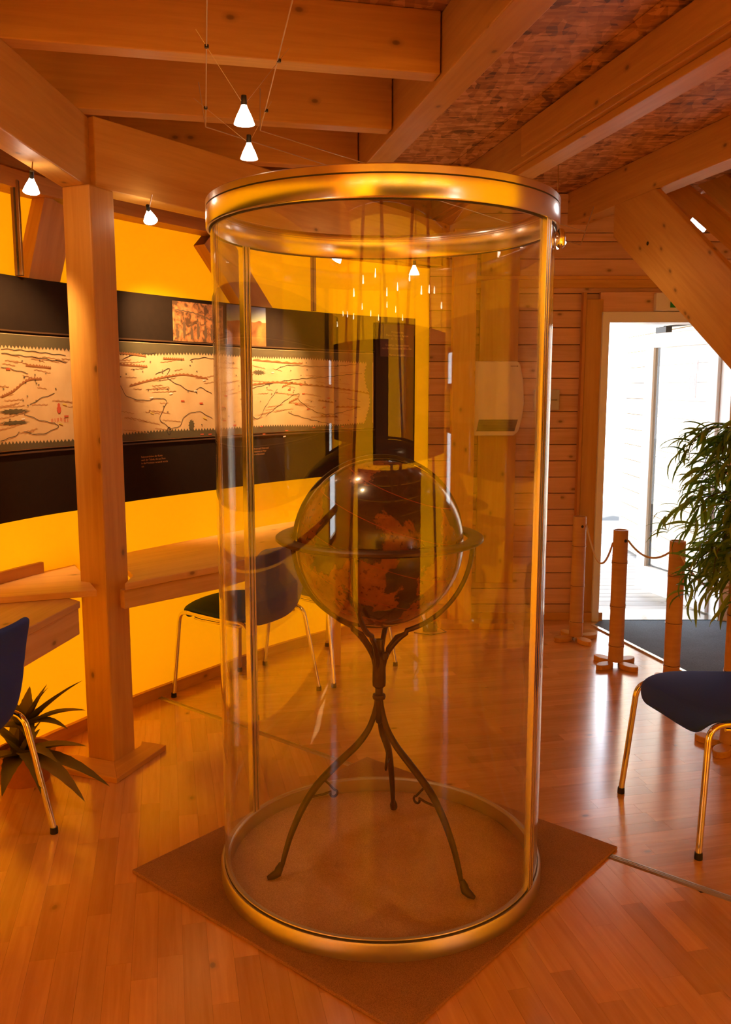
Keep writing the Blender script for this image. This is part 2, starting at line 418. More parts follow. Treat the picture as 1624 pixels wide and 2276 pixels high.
for i, (w, pl, g, t_) in enumerate(staves):
    if i < 296:
        m_ = MB(); m_.prism(pl, -.010, .0 , gdir=g, tint=t_); obj('floor_board', m_, parquet, floor)
    else: rest.prism(pl, -.010, 0.0, gdir=g, tint=t_)
o = obj('floor_boards', rest, parquet, floor); o['kind'] = 'stuff'

# aluminium joint strip across the floor
mb = MB(); M_ = Matrix.Translation((0, 0, 0)) @ Matrix.Translation((SA.x, SA.y, 0)) @ Matrix.Rotation(math.atan2(SD.y, SD.x), 4, 'Z')
LEN = 4.3
mb.add([(0, -.017, 0), (LEN, -.017, 0), (LEN, -.010, .004), (0, -.010, .004), (LEN, .010, .004), (0, .010, .004), (LEN, .017, 0), (0, .017, 0), (0, -.017, -.01), (LEN, -.017, -.01), (LEN, .017, -.01), (0, .017, -.01)],
       [(0, 1, 2, 3), (3, 2, 4, 5), (5, 4, 6, 7), (0, 3, 5, 7, 11, 8), (1, 9, 10, 6, 4, 2)], smooth=False, M=M_)
for k in (-.004, .004): mb.box((LEN/2, k, .0045), (LEN, .0016, .0016), M=M_)
t = obj('trim_1', mb, plain('dull_aluminium', (.55, .50, .42), .42, 1.0)); t['kind'] = 'structure'

# ================================================================= CURVED YELLOW WALL (left and behind)
WP = [(-1.45, -1.9), (-1.64, -1.2), (-1.78, -.2), (-1.82, .9), (-1.78, 1.8), (-1.66, 2.6), (-1.42, 3.36), (-1.25, 3.70), (-1.12, 3.96), (-.79, 4.44), (-.55, 4.78), (-.197, 5.157), (.11, 5.40), (.44, 5.64)]
def catmull(P, per=14):
    out = []
    P = [Vector(p_) for p_ in P]; P = [2*P[0]-P[1]] + P + [2*P[-1]-P[-2]]
    for i in range(1, len(P)-2):
        for k in range(per):
            t_ = k/per; a, b, c, d = P[i-1], P[i], P[i+1], P[i+2]
            out.append(.5*((2*b) + (c-a)*t_ + (2*a-5*b+4*c-d)*t_*t_ + (3*b-a-3*c+d)*t_**3))
    out.append(P[-2]); return out
WC = catmull(WP); WS = [0.0]
for i in range(1, len(WC)): WS.append(WS[-1] + (WC[i]-WC[i-1]).length)
WLEN = WS[-1]
def wall_pt(s, off=0.0, z=0.0):
    s = max(0.0, min(WLEN-1e-6, s)); lo, hi = 0, len(WS)-1
    while hi-lo > 1:
        m_ = (lo+hi)//2
        if WS[m_] <= s: lo = m_
        else: hi = m_
    t_ = (s-WS[lo])/(WS[hi]-WS[lo]); p_ = WC[lo].lerp(WC[hi], t_)
    if not off: return Vector((p_.x, p_.y, z))
    d = (wall_pt(min(s+.07, WLEN)) - wall_pt(max(s-.07, 0))).normalized()
    return Vector((p_.x + d.y*off, p_.y - d.x*off, z))      # offset towards the room
def s_of(px, off=0.0, py=900):
    r = ray(px, py); k = r.x/r.y; best = None
    n = 900
    for i in range(n):
        s = WLEN*(.35 + .65*i/n); p_ = wall_pt(s, off); e = abs(p_.x - k*p_.y)
        if p_.y > .5 and (best is None or e < best[0]): best = (e, s)
    return best[1]
def z_at(px, py, off=0.0):
    p_ = wall_pt(s_of(px, off, py), off); r = ray(px, py); return EYE.z + r.z*p_.y/r.y
def curved(mb, s0, s1, z0, z1, o0, o1, step=.06, smooth=True, tint=.5, ends=True):
    n = max(1, int((s1-s0)/step)); vs = []; fs = []; uvs = []
    for i in range(n+1):
        s = s0 + (s1-s0)*i/n
        for o_, z in ((o0, z0), (o1, z0), (o1, z1), (o0, z1)): vs.append(wall_pt(s, o_, z))
    for i in range(n):
        a = i*4; ds = (s1-s0)/n
        for k in range(4):
            fs.append((a+k, a+4+k, a+4+(k+1) % 4, a+(k+1) % 4))
            w = (abs(o1-o0), z1-z0)[k % 2]; uvs.append([(ds*i, 3*k), (ds*(i+1), 3*k), (ds*(i+1), 3*k+w), (ds*i, 3*k+w)])
    if ends: fs += [(0, 1, 2, 3), (4*n+3, 4*n+2, 4*n+1, 4*n)]; uvs += [[(0, 0)]*4]*2
    mb.add(vs, fs, uvs, tint, False)
    return mb
ZC = 2.68
def sheet(pts, hole=lambda i: ()):
    """single canvas sheet standing on the line pts; hole(i) gives the (z0, z1) openings of span i"""
    m_ = MB()
    for i in range(len(pts)-1):
        z = 0.0; a, b = pts[i], pts[i+1]
        for h0, h1 in list(hole(i)) + [(ZC, ZC)]:
            m_.add([(a[0], a[1], z), (b[0], b[1], z), (b[0], b[1], h0), (a[0], a[1], h0)], [(0, 1, 2, 3)], None, .5); z = h1
    return m_
WSLITS = ((.62, 1.16), (1.53, 1.76))
iw = min(range(120), key=lambda i: abs(wall_pt(WLEN*i/120).y + .45))
mb = sheet([wall_pt(WLEN*i/120) for i in range(121)], lambda i: WSLITS if abs(i-iw) < 3 else ()); wl_left = struct('wall_left', mb, YELLOW)
def slit_window(name, a, b):
    """two small panes over each other in a timber frame between floor points a and b"""
    a, b = Vector(a), Vector(b); L_ = (b-a).length; M = Matrix.Translation((a.x, a.y, 0)) @ Matrix.Rotation(math.atan2((b-a).y, (b-a).x), 4, 'Z'); f_ = MB()
    for z0, z1 in WSLITS:
        f_.box((L_/2, 0, z0-.02), (L_+.06, .06, .04), M=M).box((L_/2, 0, z1+.02), (L_+.06, .06, .04), M=M).box((-.015, 0, (z0+z1)/2), (.03, .06, z1-z0), M=M).box((L_+.015, 0, (z0+z1)/2), (.03, .06, z1-z0), M=M)
    w_ = struct(name, f_, spruce)
    for z0, z1 in WSLITS: obj('pane', MB().box((L_/2, 0, (z0+z1)/2), (L_, .008, z1-z0), M=M), GLASS, w_)
a_, b_ = wall_pt(WLEN*(iw-2)/120), wall_pt(WLEN*(iw+3)/120); slit_window('window_1', (a_.x, a_.y), (b_.x, b_.y))
mb = curved(MB(), 0, WLEN, 0, .055, .002, .024); bb = struct('baseboard_left', mb, spruce)
# timber plate along the top of the yellow wall
mb = curved(MB(), 1.0, WLEN-.05, 2.30, ZC, .002, .05); struct('trim_2', mb, spruce_dark)
mb = curved(MB(), 1.0, WLEN-.05, 2.235, 2.30, .002, .11); struct('trim_3', mb, spruce_dark)

# ================================================================= OTHER WALLS
YB = 5.52
wall_back = struct('wall_back', MB().box((.93, YB+.11, 1.34), (1.06, .10, 2.68)).box((2.35, YB+.11, 2.25), (1.9, .10, .40)).box((2.87, YB+.11, 1.22), (.98, .10, 2.44)), plain('wall_core', (.25, .12, .05), .9))
PH = .104
for r in range(24):
    z = r*PH
    segs = [(.40, 1.40)] if z+PH < 2.0 else [(.40, 3.3)]
    if z+PH < 2.0: segs.append((2.38, 3.3))
    for a, b in segs:
        z1 = min(z+PH-.004, 2.44)
        if z1 - z < .02: continue
        if z+PH >= 2.0 and z < 1.96 and False: continue
        obj('plank', MB().box(((a+b)/2, YB+.05, (z+z1)/2), (b-a, .022, z1-z)), plank_wood, wall_back, bevel=.003)
struct('baseboard_back', MB().box((.91, YB+.028, .024), (.94, .022, .048)), spruce, bevel=.003)
for r in (0, 1): obj('plank', MB().box((1.05, YB+.05, 2.50+r*.117), (1.3, .022, .113)), plank_wood, wall_back, bevel=.003)
# horizontal moulding above the door height
struct('trim_4', MB().box((2.0, YB+.018, 2.17), (2.9, .04, .022)).box((2.0, YB+.026, 2.135), (2.9, .022, .05)), spruce, bevel=.003)
# dark slanted boards with daylight gaps above the back wall
upw = thing('louvre_boards', 'dark slanted boards with daylight slits above the doorway, behind the brace', 'wall boards', (2.3, YB+.1, 2.44))
dirv = (at_y(1624, 560, YB+.1) - at_y(1484, 436, YB+.1)); ang = math.atan2(dirv.z, dirv.x)
R_ = Matrix.Translation(at_y(1560, 509, YB+.1)) @ Matrix.Rotation(-ang, 4, 'Y')
for k, (a, b) in enumerate(((.022, .14), (.145, .29), (-.13, -.016), (-.27, -.135))):
    obj('slanted_board', MB().box((-.42, 0, (a+b)/2), (1.76, .02, b-a), M=R_), spruce_dark, upw, world=True)
for a, b in ((-1.3, -.095), (0.02, .215), (.30, .32), (.40, .46)):
    obj('batten', MB().box(((a+b)/2, -.004, .003), (b-a, .02, .045), M=R_), spruce_dark, upw, world=True)
# side and rear walls
wy0, wy1 = -1.35, -1.02
wrt = struct('wall_right', sheet([(X1, Y0-.1), (X1, wy0), (X1, wy1), (X1, 2.2)], lambda i: WSLITS if i == 1 else ()), YELLOW)
slit_window('window_2', (X1, wy0), (X1, wy1))
struct('wall_side', MB().box((X1+.05, (2.2+YB+.1)/2, ZC/2), (.10, YB+.1-2.2, ZC)), plank_wood)
wr = struct('wall_rear', sheet([(-2.1, Y0), (X1, Y0)]), YELLOW)
rb = thing('rear_banner', 'black banner on the yellow wall behind the viewer, mirrored in the glass', 'banner', (.8, Y0+.10, .995))
obj('backing', MB().box((.6, 0, .46), (3.6, .01, .92)), BANNER, rb)
BARM = plain('bar_metal', (.3, .18, .09), .35, .8)
for x_ in (-.9, .6, 2.1): obj('hanging_bar', MB().box((x_, .0, 1.30), (.03, .02, .76)), BARM, rb)
for i_, (x_, tx) in enumerate(((-1.2, .5), (.3, -.5), (.9, .5), (2.4, -.5))):
    st_ = thing('wall_strut', 'slanting strut on the yellow wall behind the viewer, mirrored in the glass', 'strut', (x_, Y0+.04, 0), 0, 'struts on the rear wall')
    obj('timber', MB().box((0, 0, 0), (.12, .07, 3.0), M=Matrix.Translation((0, 0, 1.34)) @ Matrix.Rotation(tx*.55, 4, 'Y') @ Matrix.Scale(.94, 4, (0, 0, 1))), spruce_dark, st_)
for r in range(9):
    obj('plank', MB().box((.35, Y0+.03, .055+r*.106), (2.9, .022, .102)), spruce_dark, wr)  # unseen planks, added to turn the reflection at globe height brown

# ================================================================= DOORWAY
DX0, DX1, DZ = 1.50, 2.275, 1.905
d = struct('door_1', MB().box((DX0-.0175, YB+.07, DZ/2), (.045, .20, DZ)).box((DX1+.03, YB+.07, DZ/2), (.06, .20, DZ)).box(((DX0+DX1)/2+.01, YB+.07, DZ+.025), (DX1-DX0+.10, .20, .065)), WHITE, bevel=.004)
obj('threshold', MB().box(((DX0+DX1)/2, YB+.12, .006), (DX1-DX0, .26, .012)), ALU, d)
struct('trim_5', MB().box((1.415, YB+.018, 1.02), (.105, .045, 2.04)), spruce, bevel=.004)
struct('trim_6', MB().box((1.35, YB+.01, 1.04), (.018, .06, 2.08)), spruce_dark)
struct('trim_7', MB().box((2.0, YB+.02, 2.022), (1.1, .035, .125)), plank_wood, bevel=.003)
obj('plinth_block', MB().box((1.445, YB-.01, .03), (.17, .03, .06)), spruce, d)
# open leaf, hinged on the right
H0 = Vector((DX1, YB+.14, 0)); H1 = Vector((2.045, 6.42, 0)); ll = (H1-H0).length
ML = Matrix.Translation(H0) @ Matrix.Rotation(math.atan2((H1-H0).y, (H1-H0).x), 4, 'Z')
leaf = obj('door_leaf', MB().box((.05, 0, .95), (.10, .05, 1.86), M=ML, axis=2).box((ll-.05, 0, .95), (.10, .05, 1.86), M=ML, axis=2).box((ll/2, 0, .11), (ll-.2, .05, .18), M=ML).box((ll/2, 0, 1.83), (ll-.2, .05, .10), M=ML), WHITE, d, bevel=.003)
obj('pane', MB().box((ll/2, 0, .99), (ll-.20, .012, 1.58), M=ML), GLASS, leaf)
obj('gasket', MB().box((.104, -.02, .99), (.008, .012, 1.58), M=ML).box((ll-.104, -.02, .99), (.008, .012, 1.58), M=ML).box((ll/2, -.02, .204), (ll-.2, .012, .008), M=ML), BLACK, leaf)
obj('door_handle', MB().tube([(ll-.05, -.025, 1.0), (ll-.05, -.07, 1.0), (ll-.16, -.07, 1.0)], .009, M=ML), CHROME, leaf)
obj('door_closer', MB().box((ll-.10, -.05, 1.905), (.12, .05, .045), M=ML).tube([(ll-.1, -.05, 1.93), (ll-.4, -.16, 1.935), (.1, -.05, 1.935)], .006, M=ML), BLACKP, leaf)

# ================================================================= OUTSIDE
deck = struct('deck', MB().box((2.0, 8.9, -.09), (9, 6.4, .04)), plain('deck_joists', (.05, .045, .04), .9))
DECKW = wood('weathered_deck', (.46, .44, .41), (.32, .30, .28), rough=.7, knots=.2)
for k in range(34):
    y = YB+.30 + k*.125
    obj('deck_board', MB().box((1.9, y+.06, -.05), (4.6, .117, .03)), DECKW, deck)
struct('ground', MB().box((2, 14, -.45), (44, 26, .1)), plain('pale_gravel', (.62, .60, .55), .95, noise=.15, scale=8))
PORCHW = wood('pine_painted_sunlit', (.90, .74, .52), (.74, .56, .36), rough=.6, knots=1.3)  # pine colour raised to stand in for sunlight on the porch wall
wo = struct('wall_porch', MB().box((2.52, 7.0, 1.2), (.10, 2.7, 2.4)), plain('wall_core_outside', (.3, .2, .12), .9))
for r in range(17):
    obj('plank', MB().box((2.46, 7.0, .07+r*.14), (.022, 2.7, .134)), PORCHW, wo)
pc = struct('porch_ceiling', MB().box((1.6, 6.45, 2.12), (2.6, 1.5, .03)), plain('porch_roof', (.3, .2, .12), .9))
for k in range(12):
    obj('plank', MB().box((1.6, 5.80+k*.12, 2.09), (2.6, .112, .02)), plank_wood, pc)
# safety signs on the porch wall
def sign_red(y, z, w, h, label, glyph):
    s_ = thing('safety_sign', label, 'sign', (2.446, y, z))
    obj('plate', MB().box((0, 0, 0), (.004, w, h)), RED, s_)
    g = MB()
    if glyph:
        g.lathe([(.055, -.001), (.062, -.001), (.062, .001), (.055, .001)], 40, closed_profile=True, M=Matrix.Translation((-.004, 0, .02)) @ Matrix.Rotation(PI/2, 4, 'Y'))
        # hand pressing a call point
        g.box((-.004, .008, .030), (.002, .055, .022)).box((-.004, -.024, .036), (.002, .030, .008)).box((-.004, .030, .024), (.002, .02, .034))
        g.prism([(-.03+.012*math.cos(a*PI/8), -.002+.012*math.sin(a*PI/8)) for a in range(16)], -.001, .001, M=Matrix.Translation((-.004, 0, .005)) @ Matrix.Rotation(PI/2, 4, 'Y') @ Matrix.Rotation(PI/2, 4, 'Z'))
        g.box((-.004, 0, -.068), (.002, .12, .014))
    else:
        g.box((-.004, 0, -.008), (.002, .028, .03)).box((-.004, -.026, .0), (.002, .008, .05)).box((-.004, .026, .0), (.002, .008, .05))
    obj('symbol', g, WHITE, s_)
sign_red(6.62, 1.515, .16, .18, 'red square call point sign with a white hand in a ring, outside the door', True)
sign_red(6.56, 1.66, .08, .08, 'small red sign on the porch wall just above the larger one', False)

# door mat
mt = thing('door_mat', 'grey-blue door mat with a metal edge inside the doorway', 'mat', (1.46, 5.38, 0))
q = [Vector((1.455, 5.40)), Vector((1.755, 4.30)), Vector((2.75, 4.53)), Vector((2.75, 5.50)), Vector((1.52, 5.50))]
obj('pile', MB().prism([(p_.x, p_.y) for p_ in q], 0.0005, .008), DOORMAT, mt, world=True)
dd = (q[1]-q[0]).normalized(); nn = Vector((dd.y, -dd.x))
if nn.x > 0: nn = -nn
obj('edge_strip', MB().prism([tuple(q[0]), tuple(q[1]), tuple(q[1]+nn*.022), tuple(q[0]+nn*.022)], 0.0005, .010), ALU, mt, world=True)

# ================================================================= CEILING
ceil = struct('ceiling', MB().box((.5, (Y0+YB)/2, ZC+.06), (6.0, YB-Y0+.3, .06)), plain('roof_deck', (.2, .1, .04), .9))
for i in range(-3, 5):
    for j in range(-4, 6):
        u0, v0 = i*1.25 + (.28), j*1.25 + .1
        cpt = RG @ Vector((u0+.6, v0+.6, 0))
        q_ = [RG @ Vector((u0+a*1.246, v0+b*1.246, 0)) for a, b in ((0, 0), (1, 0), (1, 1), (0, 1))]; q_ = [Vector((p_.x, p_.y)) for p_ in q_]
        for P, N in ((Vector((X0-.2, 0)), Vector((1, 0))), (Vector((X1+.1, 0)), Vector((-1, 0))), (Vector((0, Y0-.1)), Vector((0, 1))), (Vector((0, YB+.16)), Vector((0, -1)))):
            if len(q_) > 2: q_ = clip(q_, P, N)
        if len(q_) < 3: continue
        obj('ceiling_panel', MB().prism([tuple(p_) for p_ in q_], ZC+.001, ZC+.021), OSB, ceil)

def beam(label, u0, u1, v0, v1, z0, z1, name='ceiling_beam', mat=spruce, extra=None):
    t_ = thing(name, label, 'beam', RG @ Vector(((u0+u1)/2, (v0+v1)/2, z0)), A0, 'beams under the ceiling')
    obj('timber', MB().box(((u0+u1)/2, (v0+v1)/2, (z0+z1)/2), (u1-u0, v1-v0, z1-z0), M=RG), mat, t_, world=True, bevel=.004)
    return t_
ZB = 2.49
beam('cross beam nearest the camera, above the top edge of the picture', -2.3, .888, 2.21, 2.285, ZB, ZC)
beam('topmost cross beam in the picture, ending against the long diagonal beam', -2.2, .888, 2.83, 2.905, ZB, ZC)
beam('second cross beam from the top, just behind the hanging lamps', -1.6, .888, 3.445, 3.52, ZB, ZC)
beam('third cross beam from the top, partly hidden by the ring beam on the post', -1.2, .888, 4.06, 4.135, ZB, ZC)
beam('long diagonal beam running over the display case from top centre', .893, 1.005, .4, 5.3, ZB-.015, ZC)
b2 = beam('double diagonal beam with a stepped lower edge, right of the display case', 1.625, 1.715, .4, 6.2, ZB+.03, ZC)
obj('lower_batten', MB().box((1.70, 3.3, ZB+.014), (.10, 5.8, .030), M=RG), spruce, b2, world=True, bevel=.003)
obj('splice_board', MB().box((1.617, 2.15, ZB+.115), (.016, 3.5, .13), M=RG), spruce, b2, world=True, bevel=.002)
b3 = beam('right hand diagonal beam carried by the big slanting brace', 2.44, 2.555, 1.0, 5.95, ZB, ZC)

def free_beam(label, p0, p1, w, z0, z1, name='ring_beam', mat=spruce, grp='beams on the wooden post'):
    p0, p1 = Vector(p0), Vector(p1); L = (p1-p0).length; a = math.atan2((p1-p0).y, (p1-p0).x)
    t_ = thing(name, label, 'beam', (p0.x, p0.y, z0), a, grp)
    obj('timber', MB().box((L/2, 0, (z1-z0)/2), (L, w, z1-z0)), mat, t_, bevel=.004); return t_
# ring beams meeting on the post (bottom 2.235, top 2.49)
ZL = 2.235
free_beam('pale ring beam running from the post towards the upper left corner', (-1.125, 1.2), (-1.075, 3.44), .10, ZL, ZB)
free_beam('ring beam running from the post back behind the display case', (-1.045, 3.415), (.55, 5.70), .11, ZL, ZB)

# ================================================================= POST
post = thing('wooden_post', 'square pale timber post on a board plinth, left of the display case', 'post', (-1.04, 3.405, 0), math.radians(-21))
pa = math.atan2(3.315-3.361, -1.005+1.128)
Mp = Matrix.Translation((-1.005, 3.315, 0)) @ Matrix.Rotation(math.atan2(3.431-3.315, -.955+1.005), 4, 'Z')
w1_, w2_ = .135, .128
obj('timber', MB().box((w1_/2, w2_/2, ZL/2), (w1_, w2_, ZL), M=Mp), spruce, post, world=True, bevel=.006)
PC = Vector((-.950, 3.162)); PQ = Vector((-.833, 3.477)); PD = Vector((-1.005, 3.315)); PE = Vector((-.955, 3.431)); PL_ = Vector((-.937, .35)).normalized(); PR_ = (PE-PD).normalized()
for pg, gg in (([PC, PQ, PQ + PL_*.12, PE + PR_*.05, PD], PR_), ([PC, PD, PD + PL_*.42, PC + PL_*.52], PL_)):
    obj('plinth_board', MB().prism([tuple(q_) for q_ in pg], .0004, .022, gdir=(gg.x, gg.y)), spruce, post, world=True, bevel=.002)

# corner post on the back wall
cp = thing('corner_post', 'narrow wooden post with a low plinth in the corner beside the heater', 'post', (.60, YB-.06, 0))
obj('timber', MB().box((0, 0, 1.22), (.14, .12, 2.44)), spruce, cp, bevel=.005)
obj('plinth_board', MB().box((.10, -.09, .02), (.46, .12, .04)), spruce, cp, bevel=.004)
struct('trim_9', MB().box((.83, YB+.025, 1.35), (.24, .03, 2.2)), spruce, bevel=.003)

# ================================================================= BRACES right
def brace(label, udist, w, pts, holes=()):
    """pts = (v, z) outline in the vertical plane u=udist"""
    M = RG @ Matrix.Translation((udist, 0, 0)) @ Matrix(((0, 0, 1, 0), (1, 0, 0, 0), (0, 1, 0, 0), (0, 0, 0, 1)))
    t_ = thing('slanting_brace', label, 'beam', RG @ Vector((udist, pts[0][0], pts[0][1])), A0, 'slanting braces on the right')
    g = Vector((-1, -.70)).normalized()
    obj('timber', MB().prism(pts, 0, w, M=M, gdir=(g.x, g.y)), spruce, t_, world=True, bevel=.005)
    for v, z, r in holes:
        obj('bolt_hole', MB().prism([(v+r*math.cos(a*PI/7), z+r*math.sin(a*PI/7)) for a in range(14)], -.0015, .004, M=M), BLACK, t_, world=True)
    return t_
def uv_of(px, py, U):
    d_ = ray(px, py); n_ = E1; t_ = U/(d_.dot(n_)); P_ = EYE + d_*t_; return P_.dot(E2), P_.z
def ext(a, b, k): return (a[0] + (b[0]-a[0])*k, a[1] + (b[1]-a[1])*k)
a_ = uv_of(1362, 527, 2.43); b_ = uv_of(1624, 823, 2.43); c_ = uv_of(1455, 440, 2.43); d_ = uv_of(1624, 620, 2.43)
lo = ext(a_, b_, 3.0); hi = ext(c_, d_, 4.6)
brace('big slanting timber brace with a bolt hole, crossing the upper right corner', 2.43, .035, [(a_[0], ZB), a_, lo, (hi[0]-.2, lo[1]), hi, (c_[0]+.0, ZB)], holes=[(*uv_of(1439, 541, 2.43), .010)])
U2 = 2.95
a_ = uv_of(1484, 436, U2); b_ = uv_of(1624, 560, U2); c_ = uv_of(1531, 419, U2); d_ = uv_of(1624, 495, U2)
brace('narrower slanting brace behind the big one, at the right edge', U2, .04, [a_, ext(a_, b_, 1.7), ext(c_, d_, 3.0), ext(c_, d_, -.8), ext(a_, b_, -.3)])
a_ = uv_of(1575, 395, 3.25); b_ = uv_of(1624, 437, 3.25)
brace('slanting brace in the top right corner, farthest of the three', 3.1, .10, [ext(a_, b_, -1.0), ext(a_, b_, 3.0), (ext(a_, b_, 3.0)[0], ext(a_, b_, 3.0)[1]+.22), (ext(a_, b_, -1.0)[0], ext(a_, b_, -1.0)[1]+.12)])

# struts against the yellow wall, behind the banner
def wall_strut(label, top, bot, w=.15):
    st, sb = s_of(top[0], .04, top[1]), s_of(bot[0], .04, bot[1]); zt, zb = z_at(top[0], top[1], .04), z_at(bot[0], bot[1], .04)
    v = Vector((sb-st, zb-zt)); v2 = v*3.0; n_ = Vector((-v.y, v.x)).normalized()*w/2
    P = [Vector((st, zt))+n_, Vector((st, zt))-n_, Vector((st, zt))-n_+v2, Vector((st, zt))+n_+v2]
    N = 8; vs = []; fs = []; uvs = []
    for i in range(N+1):
        for side, off in ((0, .002), (1, .002), (1, .075), (0, .075)):
            q_ = (P[0] if side == 0 else P[1]).lerp(P[3] if side == 0 else P[2], i/N); vs.append(wall_pt(q_.x, off, q_.y))
    for i in range(N):
        for k in range(4): fs.append((i*4+k, i*4+4+k, i*4+4+(k+1) % 4, i*4+(k+1) % 4)); uvs.append([(i*.1, k), (i*.1+.1, k), (i*.1+.1, k+.1), (i*.1, k+.1)])
    t_ = thing('wall_strut', label, 'strut', wall_pt(st, 0, 0), 0, 'struts against the yellow wall')
    obj('timber', MB().add(vs, fs, uvs, .4), spruce_dark, t_, world=True)
wall_strut('slanting strut on the yellow wall between the rod and the post', (120, 455), (88, 610))
wall_strut('slanting strut on the yellow wall, seen partly through the display case', (462, 520), (560, 680), .17)

# ================================================================= BANNER with the long map
OB = .095
sL, sR = 1.2, s_of(921, OB, 880)
ZT, ZBt = 1.915, .995
ban = thing('map_banner', 'long black curved banner carrying an old map, on the yellow wall', 'banner', wall_pt(s_of(300, OB), OB, ZBt))
obj('backing', curved(MB(), sL, sR, ZBt, ZT, OB-.012, OB, .05), BANNER, ban, world=True)
mL, mR = 1.5, s_of(829, OB, 880)
MZ0, MZ1 = 1.262, 1.700
CR_ = NT('cream_map_print'); _t = CR_.n('ShaderNodeTexCoord'); _n = CR_.n('ShaderNodeTexNoise', i_Scale=6.0, i_Detail=6.0); CR_.l(_t.outputs['Object'], _n.inputs['Vector'])
CR_.l(CR_.ramp(_n.outputs['Fac'], [(.3, (.62, .40, .20)), (.7, (.78, .56, .30))]), CR_.b.inputs['Base Color']); CR_.b.inputs['Roughness'].default_value = .6; CREAMMAP = CR_.m
SEA = plain('map_sea_ink', (.11, .085, .04), .6, noise=.3, scale=8); INK = plain('map_dark_ink', (.05, .04, .03), .6)
REDINK = plain('map_red_ink', (.62, .10, .04), .6); FADE = plain('map_faded_ink', (.50, .26, .11), .6); MOUNT = plain('map_mountain_ink', (.34, .13, .04), .6)
LBLW = plain('map_white_label', (.85, .78, .70), .6); LBLY = plain('map_yellow_label', (.75, .55, .10), .6); ORTXT = plain('orange_print', (.62, .26, .07), .6)
obj('map_sheet', curved(MB(), mL, mR, MZ0, MZ1, OB, OB+.003, .05), CREAMMAP, ban, world=True)
fr = MB()
for z in (MZ0-.014, MZ1+.008): curved(fr, mL, mR+.006, z, z+.006, OB, OB+.008, .05)
obj('map_frame', fr, plain('map_frame_edge', (.10, .05, .02), .4), ban, world=True)
OFF = OB+.0042
def quadstrip(mb, la, lb, off):
    vs = []; fs = []
    for (s1, z1), (s2, z2) in zip(la, lb): vs += [wall_pt(s1, off, z1), wall_pt(s2, off, z2)]
    for i in range(len(la)-1): fs.append((2*i, 2*i+2, 2*i+3, 2*i+1))
    mb.add(vs, fs, None, .5)
sea = MB(); rr = random.Random(5)
def jag(z, amp, up, s0=None, s1=None, drift=.006):
    la, lb = [], []; s = s0 if s0 is not None else mL; i = 0; ph = rr.random()*9
    while s < (s1 if s1 is not None else mR):
        base = z + drift*math.sin(s*3.1+ph) + drift*.6*math.sin(s*7.3+ph*2)
        lb.append((s, base + (amp if i % 2 else 0)*(1 if up else -1))); la.append((s, MZ1-.002 if up is False else MZ0+.002)); s += .0095; i += 1
    return la, lb
la, lb = jag(1.660, .013, False); quadstrip(sea, la, lb, OFF)
la, lb = jag(1.290, .012, True); quadstrip(sea, la, lb, OFF)
def blob(mb, s, z, rx, rz, off, n=22, jagged=.15):
    vs = []
    for i in range(n):
        a = 2*PI*i/n; k = 1 + (jagged if i % 2 else -jagged); vs.append(wall_pt(s+rx*k*math.cos(a), off, z+rz*k*math.sin(a)))
    mb.add(vs, [tuple(range(n))], None, .5)
sq = lambda px, py=880: s_of(px, OB, py)
def mp(px, py): return (s_of(px, OB, py), z_at(px, py, OB))
s_, z_ = mp(425, 945); blob(sea, s_, z_, .018, .026, OFF)
s_, z_ = mp(30, 915); blob(sea, s_, z_, .075, .010, OFF, 30, .2)
s_, z_ = mp(30, 940); blob(sea, s_, z_, .075, .008, OFF, 30, .2)
s_, z_ = mp(575, 828); blob(sea, s_, z_, .045, .012, OFF, 26, .3)
# right hand torn edge
la = [(mR-.02, MZ0)]; lb = [(mR-.001, MZ0)]; z = MZ0
while z < MZ1-.01:
    la.append((mR-.045-.02*math.sin(z*21)-(.008 if len(la) % 2 else 0), z)); lb.append((mR-.008, z)); z += .010
quadstrip(sea, la[1:], lb[1:], OFF)
obj('sea_print', sea, SEA, ban, world=True)['kind'] = 'stuff'
def ribbon(mb, pts, w, off, wav=.0018, fr_=90):
    # smooth wavy line through (s,z) points
    P = catmull(pts, 22); la, lb = [], []; L = 0; ph = rr.random()*6
    for i, p_ in enumerate(P):
        if i: L += (P[i]-P[i-1]).length
        d_ = (P[min(i+1, len(P)-1)] - P[max(i-1, 0)]).normalized(); n_ = Vector((-d_.y, d_.x)); c_ = p_ + n_*wav*math.sin(L*fr_+ph)
        la.append(tuple(c_+n_*w/2)); lb.append(tuple(c_-n_*w/2))
    quadstrip(mb, la, lb, off)
riv = MB(); OF2 = OFF+.0006
river_px = [[(0, 775), (60, 780), (145, 790)], [(0, 785), (80, 795), (145, 805)], [(262, 850), (280, 880), (320, 890), (355, 885), (368, 895), (355, 930), (375, 950)],
            [(375, 955), (400, 945), (410, 925), (440, 915), (470, 930)], [(345, 832), (375, 820), (370, 840), (400, 858), (425, 870), (445, 862), (468, 875)],
            [(560, 925), (575, 930), (590, 900), (615, 865)], [(590, 925), (640, 885), (662, 875), (665, 890), (700, 915), (740, 920), (800, 905)],
            [(560, 862), (640, 845), (720, 838), (800, 830)], [(612, 822), (640, 812), (720, 815), (790, 810)], [(640, 918), (680, 930), (745, 945)], [(770, 885), (800, 892)],
            [(65, 900), (90, 885), (120, 875)], [(50, 920), (90, 935), (120, 940)], [(0, 980), (30, 970), (40, 960)], [(50, 960), (90, 965), (125, 950), (120, 940)],
            [(270, 800), (290, 790), (345, 785)], [(60, 830), (20, 820), (0, 815)], [(420, 800), (450, 795), (475, 798)]]
for R_px in river_px: ribbon(riv, [mp(*q_) for q_ in R_px], .0026, OF2)
